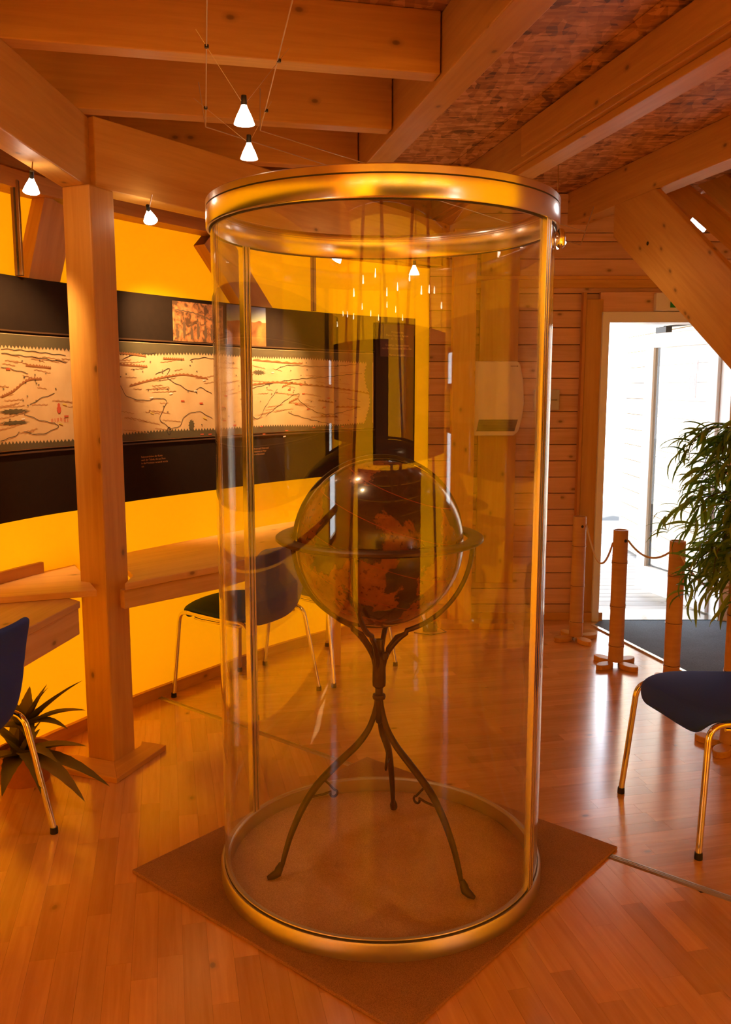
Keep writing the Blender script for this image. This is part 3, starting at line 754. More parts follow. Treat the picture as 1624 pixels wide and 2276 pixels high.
for k in range(26):        # land further left, out of the frame
    s0 = rr.uniform(mL+.1, sq(4)-.3); z0 = rr.uniform(1.33, 1.62); ribbon(riv, [(s0, z0), (s0+.1, z0+rr.uniform(-.03, .03)), (s0+.2, z0+rr.uniform(-.04, .04)), (s0+.3, z0)], .0026, OF2)
a_, b_ = mp(374, 958); vs = []
for i in range(20): vs.append((a_+.013*math.cos(i*PI/10), b_+.019*math.sin(i*PI/10)))
vs.append(vs[0]); quadstrip(riv, [(s_*1, z_) for s_, z_ in vs], [(a_+(s_-a_)*.7, b_+(z_-b_)*.7) for s_, z_ in vs], OF2)
obj('river_lines', riv, INK, ban, world=True)['kind'] = 'stuff'
fd = MB()
for k in range(260):       # faint road lines
    s0 = rr.uniform(mL+.02, mR-.16); z0 = rr.uniform(1.315, 1.635); sl = .07*math.sin(s0*4+z0*9); L_ = rr.uniform(.05, .16)
    ribbon(fd, [(s0, z0), (s0+L_*.5, z0+sl*L_*4*.2), (s0+L_, z0+sl*L_*2.2)], .0026, OFF+.0003, .0016, 260)
obj('road_lines', fd, FADE, ban, world=True)['kind'] = 'stuff'
mo = MB()
def mount(pts):
    P = catmull([mp(*q_) for q_ in pts], 10); la, lb = [], []
    for i, p_ in enumerate(P): la.append((p_.x, p_.y + .002 + (.006 if i % 2 else 0))); lb.append((p_.x, p_.y-.003))
    quadstrip(mo, la, lb, OF2+.0003)
for q_ in ([(262, 785), (290, 787), (322, 792)], [(262, 810), (300, 813), (325, 815)], [(360, 797), (385, 798), (408, 799)], [(285, 858), (330, 846), (370, 837), (410, 833), (460, 842)],
           [(0, 882), (25, 870), (60, 845), (90, 842)], [(55, 812), (90, 815), (112, 818)], [(560, 855), (610, 850), (660, 853), (720, 860), (780, 868), (818, 875)],
           [(705, 890), (740, 895)], [(640, 895), (660, 885)], [(625, 860), (650, 850)], [(745, 905), (800, 905)], [(710, 925), (750, 927)], [(560, 800), (660, 808), (670, 805)]): mount(q_)
obj('mountain_print', mo, MOUNT, ban, world=True)['kind'] = 'stuff'
lr, lw, ly, tw = MB(), MB(), MB(), MB()
def lab(mb, px, py, w=.022, h=.006, rot=0.0):
    s_, z_ = mp(px, py); q_ = []
    for a, b in ((-1, -1), (1, -1), (1, 1), (-1, 1)):
        x, y = a*w/2, b*h/2; q_.append(wall_pt(s_+x*math.cos(rot)-y*math.sin(rot), OF2+.0008, z_+x*math.sin(rot)+y*math.cos(rot)))
    mb.add(q_, [(0, 1, 2, 3)], None, .5)
for x, y in ((405, 891), (446, 896), (448, 965), (465, 965), (641, 866), (667, 855), (672, 875), (658, 898), (683, 909), (635, 957), (580, 948), (585, 965), (695, 950), (760, 948), (500, 880), (495, 905), (498, 935), (520, 945), (730, 885), (15, 820), (720, 905), (145, 925)): lab(lr, x, y)
for x, y in ((335, 884), (379, 875), (433, 869), (452, 845), (605, 828), (630, 970), (50, 931)): lab(lw, x, y, .02, .006, .1)
for x, y in ((336, 918), (453, 928), (142, 899), (134, 942), (455, 930)): lab(ly, x, y, .022, .005, -.3)
for k in range(90):
    px_ = rr.uniform(2, 810); py_ = rr.uniform(800, 950)
    if 145 < px_ < 262: continue
    for j in (-1, 1):
        s_, z_ = mp(px_, py_); x = s_+j*.0022
        tw.add([wall_pt(x-.0015, OF2+.0008, z_-.003), wall_pt(x+.0015, OF2+.0008, z_-.003), wall_pt(x+.0015, OF2+.0008, z_+.002), wall_pt(x, OF2+.0008, z_+.004), wall_pt(x-.0015, OF2+.0008, z_+.002)], [(0, 1, 2, 3, 4)], None, .5)
s_, z_ = mp(128, 910)
for r_, zz in ((.022, .0), (.014, .016)): blob(lr, s_, z_+zz, r_*.5, r_*.7, OF2+.0006, 16, .1)
for k in range(10): lab(lr, 112+4*k, 932+.6*abs(k-5), .003, .014)
for n_, m_, mt_ in (('red_labels', lr, REDINK), ('white_labels', lw, LBLW), ('yellow_labels', ly, LBLY), ('town_marks', tw, INK)): obj(n_, m_, mt_, ban, world=True)['kind'] = 'stuff'

# pictures above the map
def pic(name, px0, px1, z0, z1, mat): return obj(name, curved(MB(), sq(px0, 720), sq(px1, 720), z0, z1, OB, OB+.004, .03), mat, ban, world=True)
k = NT('battle_picture'); t_ = k.n('ShaderNodeTexCoord'); n_ = k.n('ShaderNodeTexNoise', i_Scale=26.0, i_Detail=6.0, i_Distortion=1.2); k.l(t_.outputs['Object'], n_.inputs['Vector'])
k.l(k.ramp(n_.outputs['Fac'], [(.38, (.12, .055, .02)), (.47, (.40, .15, .045)), (.62, (.62, .27, .09))]), k.b.inputs['Base Color']); k.b.inputs['Roughness'].default_value = .5
p1z0, p1z1 = z_at(383, 757, OB), z_at(383, 668, OB)
pic('picture', 383, 494, p1z0, p1z1, k.m)
# riders and spears in the picture
fg = MB()
for x, h in ((408, .115), (425, .085), (438, .11), (455, .10), (392, .07), (468, .085), (480, .07)):
    s_ = sq(x, 720); 
    blob(fg, s_, p1z0+h*.45, .010, h*.38, OB+.0046, 14, .18); blob(fg, s_-.003, p1z0+h*.92, .005, .010, OB+.0046, 10, .1)
ribbon(fg, [(sq(388, 720), p1z1-.04), (sq(430, 720), p1z1-.048), (sq(470, 720), p1z1-.075), (sq(490, 720), p1z1-.08)], .006, OB+.0046, .002, 200)
for x in (390, 402, 445): ribbon(fg, [(sq(x, 720), p1z0+.05), (sq(x-2, 720), p1z1-.055)], .0018, OB+.0047, 0, 1)
obj('riders_print', fg, plain('picture_dark_ink', (.16, .09, .045), .6), ban, world=True)
k = NT('hill_picture'); t_ = k.n('ShaderNodeTexCoord'); sp_ = k.n('ShaderNodeSeparateXYZ'); k.l(t_.outputs['Object'], sp_.inputs[0]); n_ = k.n('ShaderNodeTexNoise', i_Scale=14.0, i_Detail=6.0); k.l(t_.outputs['Object'], n_.inputs['Vector'])
hz = k.math('ADD', sp_.outputs['Z'], k.math('MULTIPLY', n_.outputs['Fac'], .05))
sky_ = k.ramp(k.math('MULTIPLY', k.math('SUBTRACT', sp_.outputs['Z'], .83), 10.0), [(0, (.50, .52, .28)), (.9, (.10, .13, .42))])
hill_ = k.ramp(n_.outputs['Fac'], [(.35, (.20, .06, .015)), (.65, (.55, .22, .05))])
k.l(k.mix(k.math('GREATER_THAN', hz, .865), hill_, sky_), k.b.inputs['Base Color']); k.b.inputs['Roughness'].default_value = .5
pic('picture', 503, 589, z_at(560, 768, OB), z_at(560, 682, OB), k.m)

# small printed texts on the banner
def text_on(parent, txt, s0, z0, size, mat, off, align='LEFT', name='lettering'):
    cu = bpy.data.curves.new(name, 'FONT'); cu.body = txt; cu.size = size; cu.align_x = align; cu.space_line = 1.15; cu.extrude = 0; cu.resolution_u = 2
    tmp = bpy.data.objects.new(name, cu); C.objects.link(tmp)
    dg = bpy.context.evaluated_depsgraph_get(); me = bpy.data.meshes.new_from_object(tmp.evaluated_get(dg)); bpy.data.objects.remove(tmp)
    for v in me.vertices: v.co = wall_pt(s0 + v.co.x, off, z0 + v.co.y)
    me.materials.clear(); me.materials.append(mat)
    return obj(name, me, mat, parent, world=True)
t0s, t0z = s_of(313, OB, 1015), z_at(313, 1018, OB)
text_on(ban, 'Rekonstruktion der Karte\nnach der Tabula, die aus Rom\nin die Provinzen versandt wurde\num', t0s, t0z, .0125, ORTXT, OB+.001)
t0s, t0z = s_of(558, OB, 1000), z_at(558, 1000, OB)
text_on(ban, 'Die Route nach Osten und\nihre Stationen am Meer\nsowie im Binnenland', t0s, t0z, .013, ORTXT, OB+.001)
t0s, t0z = s_of(842, OB, 915), z_at(842, 913, OB)
text_on(ban, 'Das Meer und die Inseln\nsind auf der Karte als\nschmale dunkle Streifen\ngezeichnet. Die Strassen\nfolgen den roten Linien\nmit ihren Zeichen und\nden Namen der Orte.', t0s, t0z, .018, plain('dim_red_print', (.30, .075, .025), .6), OB+.001)
for (x, y0, y1, m_) in ((860, 850, 868, REDINK), (859, 872, 883, ORTXT)):
    obj('small_panel', curved(MB(), s_of(x-5, OB, y0), s_of(x+8, OB, y0), z_at(x, y1, OB), z_at(x, y0, OB), OB, OB+.003, .03), m_, ban, world=True)
# dark end column of the banner and the violet plaque
obj('end_panel', curved(MB(), s_of(834, OB, 880), sR, ZBt, ZT, OB, OB+.004, .05), plain('dark_brown_panel', (.045, .022, .012), .5), ban, world=True)
plq = thing('text_plaque', 'small violet-brown text plaque at the right end of the black banner', 'sign', wall_pt(s_of(875, OB, 760), OB, 1.66))
pz0, pz1 = z_at(875, 793, OB), z_at(875, 722, OB)
obj('plate', curved(MB(), s_of(842, OB, 760), s_of(916, OB, 760), pz0, pz1, OB+.006, OB+.016, .05), plain('violet_plate', (.13, .06, .075), .45), plq, world=True)
text_on(plq, 'Weltkarte des\nMarcus Vipsanius Agrippa\n63 - 12 v. Chr.\n\nGrundlage: Rekonstruktion\nnach der Strassenkarte 250 n. Chr.\n\nMarmor, vergoldet', s_of(879, OB, 760), pz1-.05, .0165, plain('plaque_print', (.72, .45, .28), .5), OB+.017, 'CENTER')

# rods hanging between plate and banner
for px_, lb_ in ((52, 'steel rod holding the banner left of the post'), (703, 'steel rod above the banner seen through the case')):
    s_ = s_of(px_, .13, 500); zt_ = 2.234
    p_ = wall_pt(s_, .10, 0)
    r_ = thing('hanging_rod', lb_, 'rod', (p_.x, p_.y, 1.90), 0, 'rods above the banner')
    obj('bar', MB().box((0, 0, .19), (.030, .018, .345)), plain('bronze_rod', (.30, .18, .09), .35, .8), r_, bevel=.002)
    obj('groove', MB().box((0, -.010, .19), (.006, .003, .345)), GROOVE, r_)

# ================================================================= DESKS along the wall
DZT = .745
def dk(name, label, poly, z0, z1, g, mat=desk_wood, apron=None):
    t_ = thing(name, label, 'desk', (poly[0][0], poly[0][1], z0), 0, 'desk boards along the yellow wall')
    obj('tabletop', MB().prism(poly, z0, z1, gdir=g), mat, t_, world=True, bevel=.003)
    if apron:
        a, b, h, th, inset = apron; a, b = Vector(a), Vector(b); d_ = (b-a).normalized(); n_ = Vector((-d_.y, d_.x))*inset; L_ = (b-a).length
        M = Matrix.Translation((a.x+n_.x, a.y+n_.y, 0)) @ Matrix.Rotation(math.atan2(d_.y, d_.x), 4, 'Z')
        obj('apron', MB().box((L_/2, 0, z0-h/2-.0005), (L_, th, h), M=M), mat, t_, world=True, bevel=.003)
    return t_
fr0 = Vector((-1.02, 3.47)); fd_ = Vector((math.cos(math.radians(49)), math.sin(math.radians(49))))
F0 = at_z(283, 1296, DZT); F1 = at_z(480, 1259, DZT); F0 = Vector((F0.x, F0.y)); F1 = Vector((F1.x, F1.y)); fd_ = (F1-F0).normalized()
fs0 = F0 - fd_*.012; fsm = F1 + fd_*.02; fs1 = fsm + Vector((math.cos(math.radians(59)), math.sin(math.radians(59))))*1.0
back = [wall_pt(s_of(px_, .004, 1200), .004) for px_ in (800, 700, 600, 500, 400, 300, 200)]
poly = [(fs0.x, fs0.y), (fsm.x, fsm.y), (fs1.x, fs1.y)] + [(b.x, b.y) for b in back] + [(-1.0, 3.60), (-.945, 3.48)]
desk1 = dk('wall_desk', 'long pine desk board behind the post and chair, along the yellow wall', poly, DZT-.028, DZT, (fd_.x, fd_.y), apron=((fs0.x, fs0.y), (fsm.x, fsm.y), .075, .03, .022))
d_ = (fs1-fsm).normalized(); n_ = Vector((-d_.y, d_.x))*.022; M = Matrix.Translation((fsm.x+n_.x, fsm.y+n_.y, 0)) @ Matrix.Rotation(math.atan2(d_.y, d_.x), 4, 'Z')
obj('apron', MB().box((.5, 0, DZT-.0285-.0375), (1.0, .03, .075), M=M), desk_wood, desk1, world=True, bevel=.003)
# left segment, lower board towards the camera
g1 = at_z(178, 1336, .72); g2 = at_z(75, 1389, .72); gd = Vector((g2.x-g1.x, g2.y-g1.y)).normalized()
g1 = Vector((g1.x, g1.y)); g3 = g1 + gd*1.7
bk2 = [wall_pt(s, .004) for s in (sq(1)-1.75, sq(1)-1.2, sq(1)-.7, sq(1)-.2, sq(60))]
poly = [(g1.x, g1.y), (g3.x, g3.y)] + [(b.x, b.y) for b in bk2]
dk('wall_desk', 'pine desk board at the left edge, below the overlapping corner board', poly, .694, .72, (gd.x, gd.y), apron=((g3.x, g3.y), (g1.x, g1.y), .10, .03, .022))
t1 = at_z(215, 1311, DZT+.001); t2 = at_z(0, 1327, DZT+.001); t3 = at_z(118, 1242, DZT+.001)
t1, t2, t3 = Vector((t1.x, t1.y)), Vector((t2.x, t2.y)), Vector((t3.x, t3.y))
t2b = t1 + (t2-t1)*1.35
wA = wall_pt(s_of(2, .05, 1200)-.15, .004); t3b = at_z(160, 1248, DZT); 
dk('corner_board', 'pointed pine corner board lying on the desks left of the post', [(t1.x, t1.y), (t2b.x, t2b.y), (wA.x, wA.y), (t3.x, t3.y), (t3b.x, t3b.y)], .7205, .7455, ((t1-t2).x, (t1-t2).y))
# wall rail behind the left desk
struct('trim_8', curved(MB(), sL, sq(108), .735, .79, .002, .020), spruce_dark)
# trestle legs of the desks, mostly hidden
for i, (x, y, zz) in enumerate(((-1.20, 2.2, .672), (-.16, 4.62, .717))):
    lg = thing('desk_trestle', ('plain timber leg under the left desk board', 'plain timber leg under the far end of the long desk')[i], 'desk leg', (x, y, 0), 0)
    obj('leg', MB().box((0, 0, zz/2-.04), (.05, .05, zz-.085)), desk_wood, lg)

# ================================================================= CHAIRS
def make_chair():
    t_ = thing('upholstered_chair', '', 'chair', (0, 0, 0), 0, 'blue upholstered chairs with chrome legs')
    # seat shell: x forward
    prof = [(.262, .395, .150), (.262, .425, .185), (.245, .455, .205), (.19, .472, .220), (.10, .474, .228), (0, .466, .230), (-.10, .458, .220), (-.17, .460, .195), (-.195, .468, .150)]
    N = 8; vs = []; fs = []
    for x, z, hw in prof:
        for j in range(N+1):
            q_ = -1 + 2*j/N; vs.append((x - .03*abs(q_)**3*(1 if x > .15 else 0), hw*q_, z - .022*(q_*q_)*(1 if x < .22 else .6)))
    for i in range(len(prof)-1):
        for j in range(N): a = i*(N+1)+j; fs.append((a, a+1, a+N+2, a+N+1))
    obj('seat', MB().add(vs, fs, None, .5, True), FABRIC, t_, solid=.030, sub=2)
    bp = [(-.135, .395, .055), (-.160, .400, .105), (-.190, .420, .150), (-.212, .455, .185), (-.228, .51, .207), (-.240, .58, .213), (-.252, .65, .208), (-.267, .71, .200), (-.283, .755, .188), (-.290, .778, .165)]
    vs = []; fs = []
    for i, (x, z, hw) in enumerate(bp):
        for j in range(N+1):
            q_ = -1 + 2*j/N; vs.append((x + .045*q_*q_*(hw/.2)**2, hw*q_, z))
    for i in range(len(bp)-1):
        for j in range(N): a = i*(N+1)+j; fs.append((a, a+N+1, a+N+2, a+1))
    obj('backrest', MB().add(vs, fs, None, .5, True), FABRIC, t_, solid=.024, sub=2)
    def bend(a, b, c, n=6, r=.05):
        a, b, c = Vector(a), Vector(b), Vector(c); u1 = (a-b).normalized()*r; u2 = (c-b).normalized()*r
        return [(b+u1)*(1-t)**2 + 2*b*t*(1-t) + (b+u2)*t*t for t in [k/n for k in range(n+1)]]
    for sy in (-1, 1):
        ff = (.268, sy*.238, .012); fk = (.235, sy*.212, .432); rk = (-.19, sy*.205, .425); rf = (-.262, sy*.236, .012)
        b1 = bend(ff, fk, rk); b2_ = bend(fk, rk, rf)
        obj('leg', MB().tube([ff] + b1, .0105, 12), CHROME, t_)
        obj('leg', MB().tube(b2_ + [rf], .0105, 12), CHROME, t_)
        obj('side_rail', MB().tube([b1[-1], b2_[0]], .0105, 12), CHROME, t_)
        obj('link_bar', MB().tube([(.16, sy*.19, .405), (.12, sy*.19, .40), (-.12, sy*.185, .40), (-.15, sy*.185, .41)], .006, 8), CHROME, t_)
        for f_ in (ff, rf): obj('foot_cap', MB().lathe([(0, 0), (.013, 0), (.0135, .004), (.0125, .022), (0, .022)], 16, c=(f_[0], f_[1])), BLACK, t_)
    obj('crossbar', MB().tube([(.10, -.205, .425), (.10, .205, .425)], .008, 8), CHROME, t_)
    obj('crossbar', MB().tube([(-.13, -.20, .422), (-.13, .20, .422)], .008, 8), CHROME, t_)
    return t_
chair = make_chair()
for i, (x, y, deg, lb_) in enumerate(((1.272, 2.92, 194, 'blue upholstered chair at the right edge, its seat lit by the doorway'),
        (-.582, 4.155, 146, 'blue upholstered chair tucked under the desk, seen back-on through the display case'),
        (-.19, 4.60, 137, 'dark upholstered chair at the desk, mostly hidden behind the globe'),
        (-1.378, 2.640, 163, 'dark blue upholstered chair cut off by the left edge, beside the spiky plant'))):
    c_ = chair if i == 0 else copy_tree(chair)
    c_.location = (x, y, 0); c_.rotation_euler = (0, 0, math.radians(deg)); c_['label'] = lb_

# ================================================================= MAT UNDER THE CASE
m0 = Vector((-.729, 2.542)); m1 = Vector((.006, 3.387)); m2 = Vector((.827, 2.682)); 
md = (m1-m0).normalized(); me_ = (m2-m1).normalized(); m3 = m2 - (m1-m0)
rug = thing('carpet_square', 'square brown carpet lying under the glass display case', 'carpet', ((m0.x+m2.x)/2, (m0.y+m2.y)/2, 0), math.atan2(md.y, md.x))
obj('pile', MB().prism([tuple(m0), tuple(m1), tuple(m2), tuple(m3)], .0005, .011), CARPET, rug, world=True, bevel=.003)

# ================================================================= DISPLAY CASE
CX, CY, CR = .048, 2.595, .4925
ZM = .011
case = thing('display_case', 'tall round glass display case with brushed metal rings around the globe', 'display case', (CX, CY, ZM))
def ring(mb, prof, n=160): return mb.lathe(prof, n, closed_profile=True)
base = MB(); ring(base, [(CR+.006, 0), (CR+.006, .044), (CR+.002, .050), (CR-.004, .050), (CR-.006, .056), (CR-.014, .056), (CR-.018, .052), (CR-.022, .052), (CR-.024, .006), (CR-.024, 0)])
obj('base_ring', base, brushed('satin_aluminium', (.62, .55, .44), .40), case)
obj('base_groove', ring(MB(), [(CR-.0035, .0500), (CR-.0035, .0535), (CR-.0062, .0535), (CR-.0062, .0500)]), GROOVE, case)
obj('base_panel', MB().lathe([(0, .004), (0, .008), (CR-.0245, .008), (CR-.0245, .004)], 128), CARPET_IN, case)
ZT0, ZT1 = 1.935-ZM, 2.012-ZM
top = MB(); ring(top, [(CR+.004, ZT0), (CR+.006, ZT0+.004), (CR+.006, ZT1-.024), (CR+.002, ZT1-.0235), (CR+.002, ZT1-.0205), (CR+.006, ZT1-.020), (CR+.006, ZT1-.003), (CR+.003, ZT1), (CR-.016, ZT1), (CR-.018, ZT1-.003), (CR-.018, ZT1-.014), (CR-.015, ZT1-.016), (CR-.015, ZT1-.020), (CR-.018, ZT1-.022), (CR-.018, ZT0+.004), (CR-.015, ZT0)])
obj('top_ring', top, ALU, case)
obj('top_groove', ring(ring(MB(), [(CR+.0045, ZT1-.0236), (CR+.0045, ZT1-.0204), (CR+.001, ZT1-.0204), (CR+.001, ZT1-.0236)]), [(CR-.002, ZT0-.001), (CR-.002, ZT0+.002), (CR-.0155, ZT0+.002), (CR-.0155, ZT0-.001)]), GROOVE, case)
AZ = (math.radians(152), math.radians(-29))
for k, a0 in enumerate(AZ):
    a1 = AZ[1-k] + (2*PI if k == 1 else 0); lo_, hi_ = sorted((a0, a1))
    if k == 0: lo_, hi_ = AZ[1], AZ[0]
    else: lo_, hi_ = AZ[0], AZ[1]+2*PI
    g = .022
    obj('glass_shell', MB().lathe([(CR-.011, .054), (CR-.011, ZT0+.01), (CR-.006, ZT0+.01), (CR-.006, .054)], 96, a0=lo_+g, a1=hi_-g, closed_profile=True), GLASS, case)
for az in AZ:
    M = Matrix.Rotation(az, 4, 'Z')
    up = MB()
    for y_, w_ in ((-.0155, .008), (0, .013), (.0155, .008)):
        up.box((CR-.0085, y_, (.052+ZT0)/2), (.018, w_, ZT0-.050), M=M)
    u_ = obj('upright_profile', up, ALU, case, bevel=.0012)
    obj('seal', MB().box((CR-.0085, 0, (.052+ZT0)/2), (.015, .026, ZT0-.056), M=M), GROOVE, u_)
M = Matrix.Rotation(math.radians(-13), 4, 'Z')
obj('lock_cover', MB().lathe([(0, .0), (.006, 0), (.012, -.010), (.014, -.025), (.012, -.045), (.005, -.052), (0, -.052)], 20, M=M @ Matrix.Translation((CR+.008, 0, ZT0-.004))), CHROME, case)

# ================================================================= GLOBE ON ITS STAND
GX, GY, GZ, GR = .042, 2.60, 1.038, .2535
FL = ZM + .008
gl = thing('terrestrial_globe', 'large dark antique globe with brown lands on a wrought iron stand in the case', 'globe', (GX, GY, FL))
MG = Matrix.Translation((GX, GY, GZ))
sph = MB()
nlat, nlon = 48, 96; prof = [(GR*math.sin(PI*i/nlat), -GR*math.cos(PI*i/nlat)) for i in range(nlat+1)]
sph.lathe([(max(r, 1e-5), z) for r, z in prof], nlon)
ball = obj('globe_ball', sph, GLOBE, gl); ball.location = (0, 0, GZ-FL); ball.rotation_euler = (math.radians(18), math.radians(12), math.radians(40))
# horizon ring
obj('horizon_ring', MB().lathe([(.266, 0), (.272, -.005), (.306, -.005), (.312, 0), (.312, .007), (.306, .011), (.272, .011), (.266, .007)], 128, closed_profile=True, M=Matrix.Translation((0, 0, 1.052-FL))), WROUGHT, gl)
# meridian ring (in a vertical plane, seen almost edge-on)
MM = Matrix.Translation((0, 0, GZ-FL)) @ Matrix.Rotation(math.radians(14), 4, 'Z') @ Matrix.Rotation(PI/2, 4, 'X')
obj('meridian_ring', MB().lathe([(.2565, -.006), (.266, -.006), (.266, .006), (.2565, .006)], 128, closed_profile=True, M=MM), WROUGHT, gl)
# cradle arcs from the horizon ring to the stem
stemtop = .70-FL
for a in (164, 74, -16, -106):
    a = math.radians(a); pts = []
    for k in range(0, 19):
        th = math.radians(2 + 70*k/18); R_ = .283
        pts.append((R_*math.cos(th)*math.cos(a), R_*math.cos(th)*math.sin(a), 1.052-FL - R_*math.sin(th) - .012*(k/18)))
    r1, z1 = R_*math.cos(math.radians(72)), 1.052-FL-R_*math.sin(math.radians(72))-.012
    for k in range(1, 9):
        t_ = k/8; rr_ = r1*(1-t_)**1.4 + .012; zz = z1 - .115*t_**1.3 - .002
        pts.append((rr_*math.cos(a), rr_*math.sin(a), zz))
    obj('cradle_arm', MB().tube(pts, [.007]*12 + [.008]*(len(pts)-12), 8), WROUGHT, gl)
    br = [(r1*.9*math.cos(a)+0, r1*.9*math.sin(a), z1-.012), (.055*math.cos(a), .055*math.sin(a), z1-.022), (.028*math.cos(a), .028*math.sin(a), z1-.06), (.013*math.cos(a), .013*math.sin(a), z1-.13)]
    obj('brace_rod', MB().tube([p_ for p_ in br], .006, 8), WROUGHT, gl)
obj('stem', MB().lathe([(.0001, .735-FL), (.012, .735-FL), (.017, .70-FL), (.020, .66-FL), (.021, .60-FL), (.020, .588-FL), (.012, .580-FL), (.012, .562-FL), (.019, .560-FL), (.021, .553-FL), (.019, .546-FL), (.013, .543-FL), (.014, .50-FL), (.010, .47-FL), (.0001, .46-FL)], 24), WROUGHT, gl)
obj('adjusting_knob', MB().lathe([(.0001, -.013), (.009, -.010), (.012, 0), (.009, .010), (.0001, .013)], 16, M=Matrix.Translation((.018, -.022, .69-FL))), WROUGHT, gl)
legs = ((-.335, -.130, 'left'), (.272, -.232, 'right'), (.062, .330, 'rear'))
for lx, ly_, nm in legs:
    R_ = math.hypot(lx, ly_); a = math.atan2(ly_, lx)
    pf = [(.006, .545), (.010, .52), (.022, .48), (.040, .444), (.075, .405), (.125, .366), (.175, .325), (.215, .285), (.255, .225), (.288, .155), (.308, .095), (.318, .060), (.327, .042)]
    pts = [(r*R_/.36*math.cos(a), r*R_/.36*math.sin(a), z-FL) for r, z in pf]
    P = [Vector(p_) for p_ in pts]
    # smooth
    PP = [2*P[0]-P[1]] + P + [2*P[-1]-P[-2]]; sm = []
    for i in range(1, len(PP)-2):
        for k_ in range(4):
            t_ = k_/4; A, B, C_, D = PP[i-1], PP[i], PP[i+1], PP[i+2]; sm.append(.5*((2*B)+(C_-A)*t_+(2*A-5*B+4*C_-D)*t_*t_+(3*B-A-3*C_+D)*t_**3))
    sm.append(P[-1]); n_ = len(sm)
    lg = obj('leg', MB().tube(sm, [.0085+.004*math.sin(PI*i/n_)**2 - .0015*(i/n_) for i in range(n_)], 10), WROUGHT, gl)
    # hoof foot
    fx = (R_/.36)*.327
    fp = [(fx-.006, .066), (fx, .050), (fx+.006, .036), (fx+.020, .0305), (fx+.038, .0265)]
    obj('foot', MB().tube([(r*math.cos(a), r*math.sin(a), z-FL) for r, z in fp], [.007, .0125, .0135, .0115, .006], 12), WROUGHT, lg)
    # curled hook on the inside of the leg
    ring_pts = []
    cr_, cz = R_/.36*.150, .262
    for k_ in range(15):
        w = math.radians(100 + 300*k_/14); ring_pts.append(((cr_+.011*math.cos(w))*math.cos(a), (cr_+.011*math.cos(w))*math.sin(a), cz+.011*math.sin(w)-FL))
    u_ = (R_/.36*.182, .312)
    hk = [(u_[0]*math.cos(a), u_[0]*math.sin(a), u_[1]-FL), ((cr_+.016)*math.cos(a), (cr_+.016)*math.sin(a), .295-FL)] + ring_pts + [((cr_+.035)*math.cos(a), (cr_+.035)*math.sin(a), .264-FL), (R_/.36*.225*math.cos(a), R_/.36*.225*math.sin(a), .262-FL)]
    obj('curled_hook', MB().tube(hk, .0038, 8), WROUGHT, lg)

# ================================================================= HALOGEN LAMPS
def cone_lamp(name, label, loc, aim, stem_to=None, group=None, power=9, spot=1.0, scale=1.0):
    t_ = thing(name, label, 'lamp', loc, 0, group)
    M = Vector(aim) - Vector(loc); R_ = M.to_track_quat('Z', 'Y').to_matrix().to_4x4() @ Matrix.Scale(scale, 4)
    obj('glass_shade', MB().lathe([(.007, 0), (.011, .010), (.020, .028), (.027, .047), (.025, .047), (.018, .028), (.009, .011), (.005, .002)], 28, M=R_), LAMPGLASS, t_)
    obj('socket', MB().lathe([(.0001, -.024), (.007, -.024), (.008, -.004), (.006, .002), (.0001, .002)], 16, M=R_), BLACKP, t_)
    if stem_to is not None: obj('stem', MB().tube([(0, 0, 0), Vector(stem_to)-Vector(loc)], .0022, 8), CHROME, t_)
    ll_ = light('halogen_beam', 'SPOT', Vector(loc) + M.normalized()*.055*scale, power, (1, .62, .27), aim=aim, spot_size=spot, spot_blend=.9, shadow_soft_size=.03)
    return t_
grp = 'halogen spots under the ring beams'
def onwall(px, py): 
    return wall_pt(s_of(px, OB, py), OB, z_at(px, py, OB))
P1 = at_z(70, 396, 2.185); cone_lamp('halogen_spot', 'lit halogen spot left of the post, under the pale ring beam', P1, onwall(60, 820), stem_to=(P1.x+.01, P1.y-.01, ZL+.0), group=grp, power=60)
P2 = at_z(330, 468, 2.180); cone_lamp('halogen_spot', 'lit halogen spot just right of the post', P2, onwall(400, 800), stem_to=(P2.x+.02, P2.y-.02, ZL), group=grp, power=120)
P3 = at_z(757, 560, 2.16); cone_lamp('halogen_spot', 'lit halogen spot left of centre inside the outline of the case', P3, onwall(600, 830), stem_to=(P3.x, P3.y, 2.235), group=grp, power=120)
P4 = at_z(920, 590, 2.13); cone_lamp('halogen_spot', 'lit halogen spot above the banner end, behind the case', P4, (P4.x+.02, P4.y+.05, 1.0), stem_to=(P4.x, P4.y, 2.235), group=grp, power=8)
P5 = at_z(1236, 528, 2.21); cone_lamp('halogen_spot', 'lit halogen spot peeping out right of the case', P5, (P5.x+.25, P5.y+.1, 1.9), stem_to=None, group=grp, power=4, spot=2.2)
obj('stem', MB().tube([(P5.x, P5.y, P5.z), (P5.x, P5.y, ZC)], .0022, 8), CHROME, [o for o in C.objects if o.name.startswith('halogen_spot') and o.type == 'EMPTY'][-1], world=True)

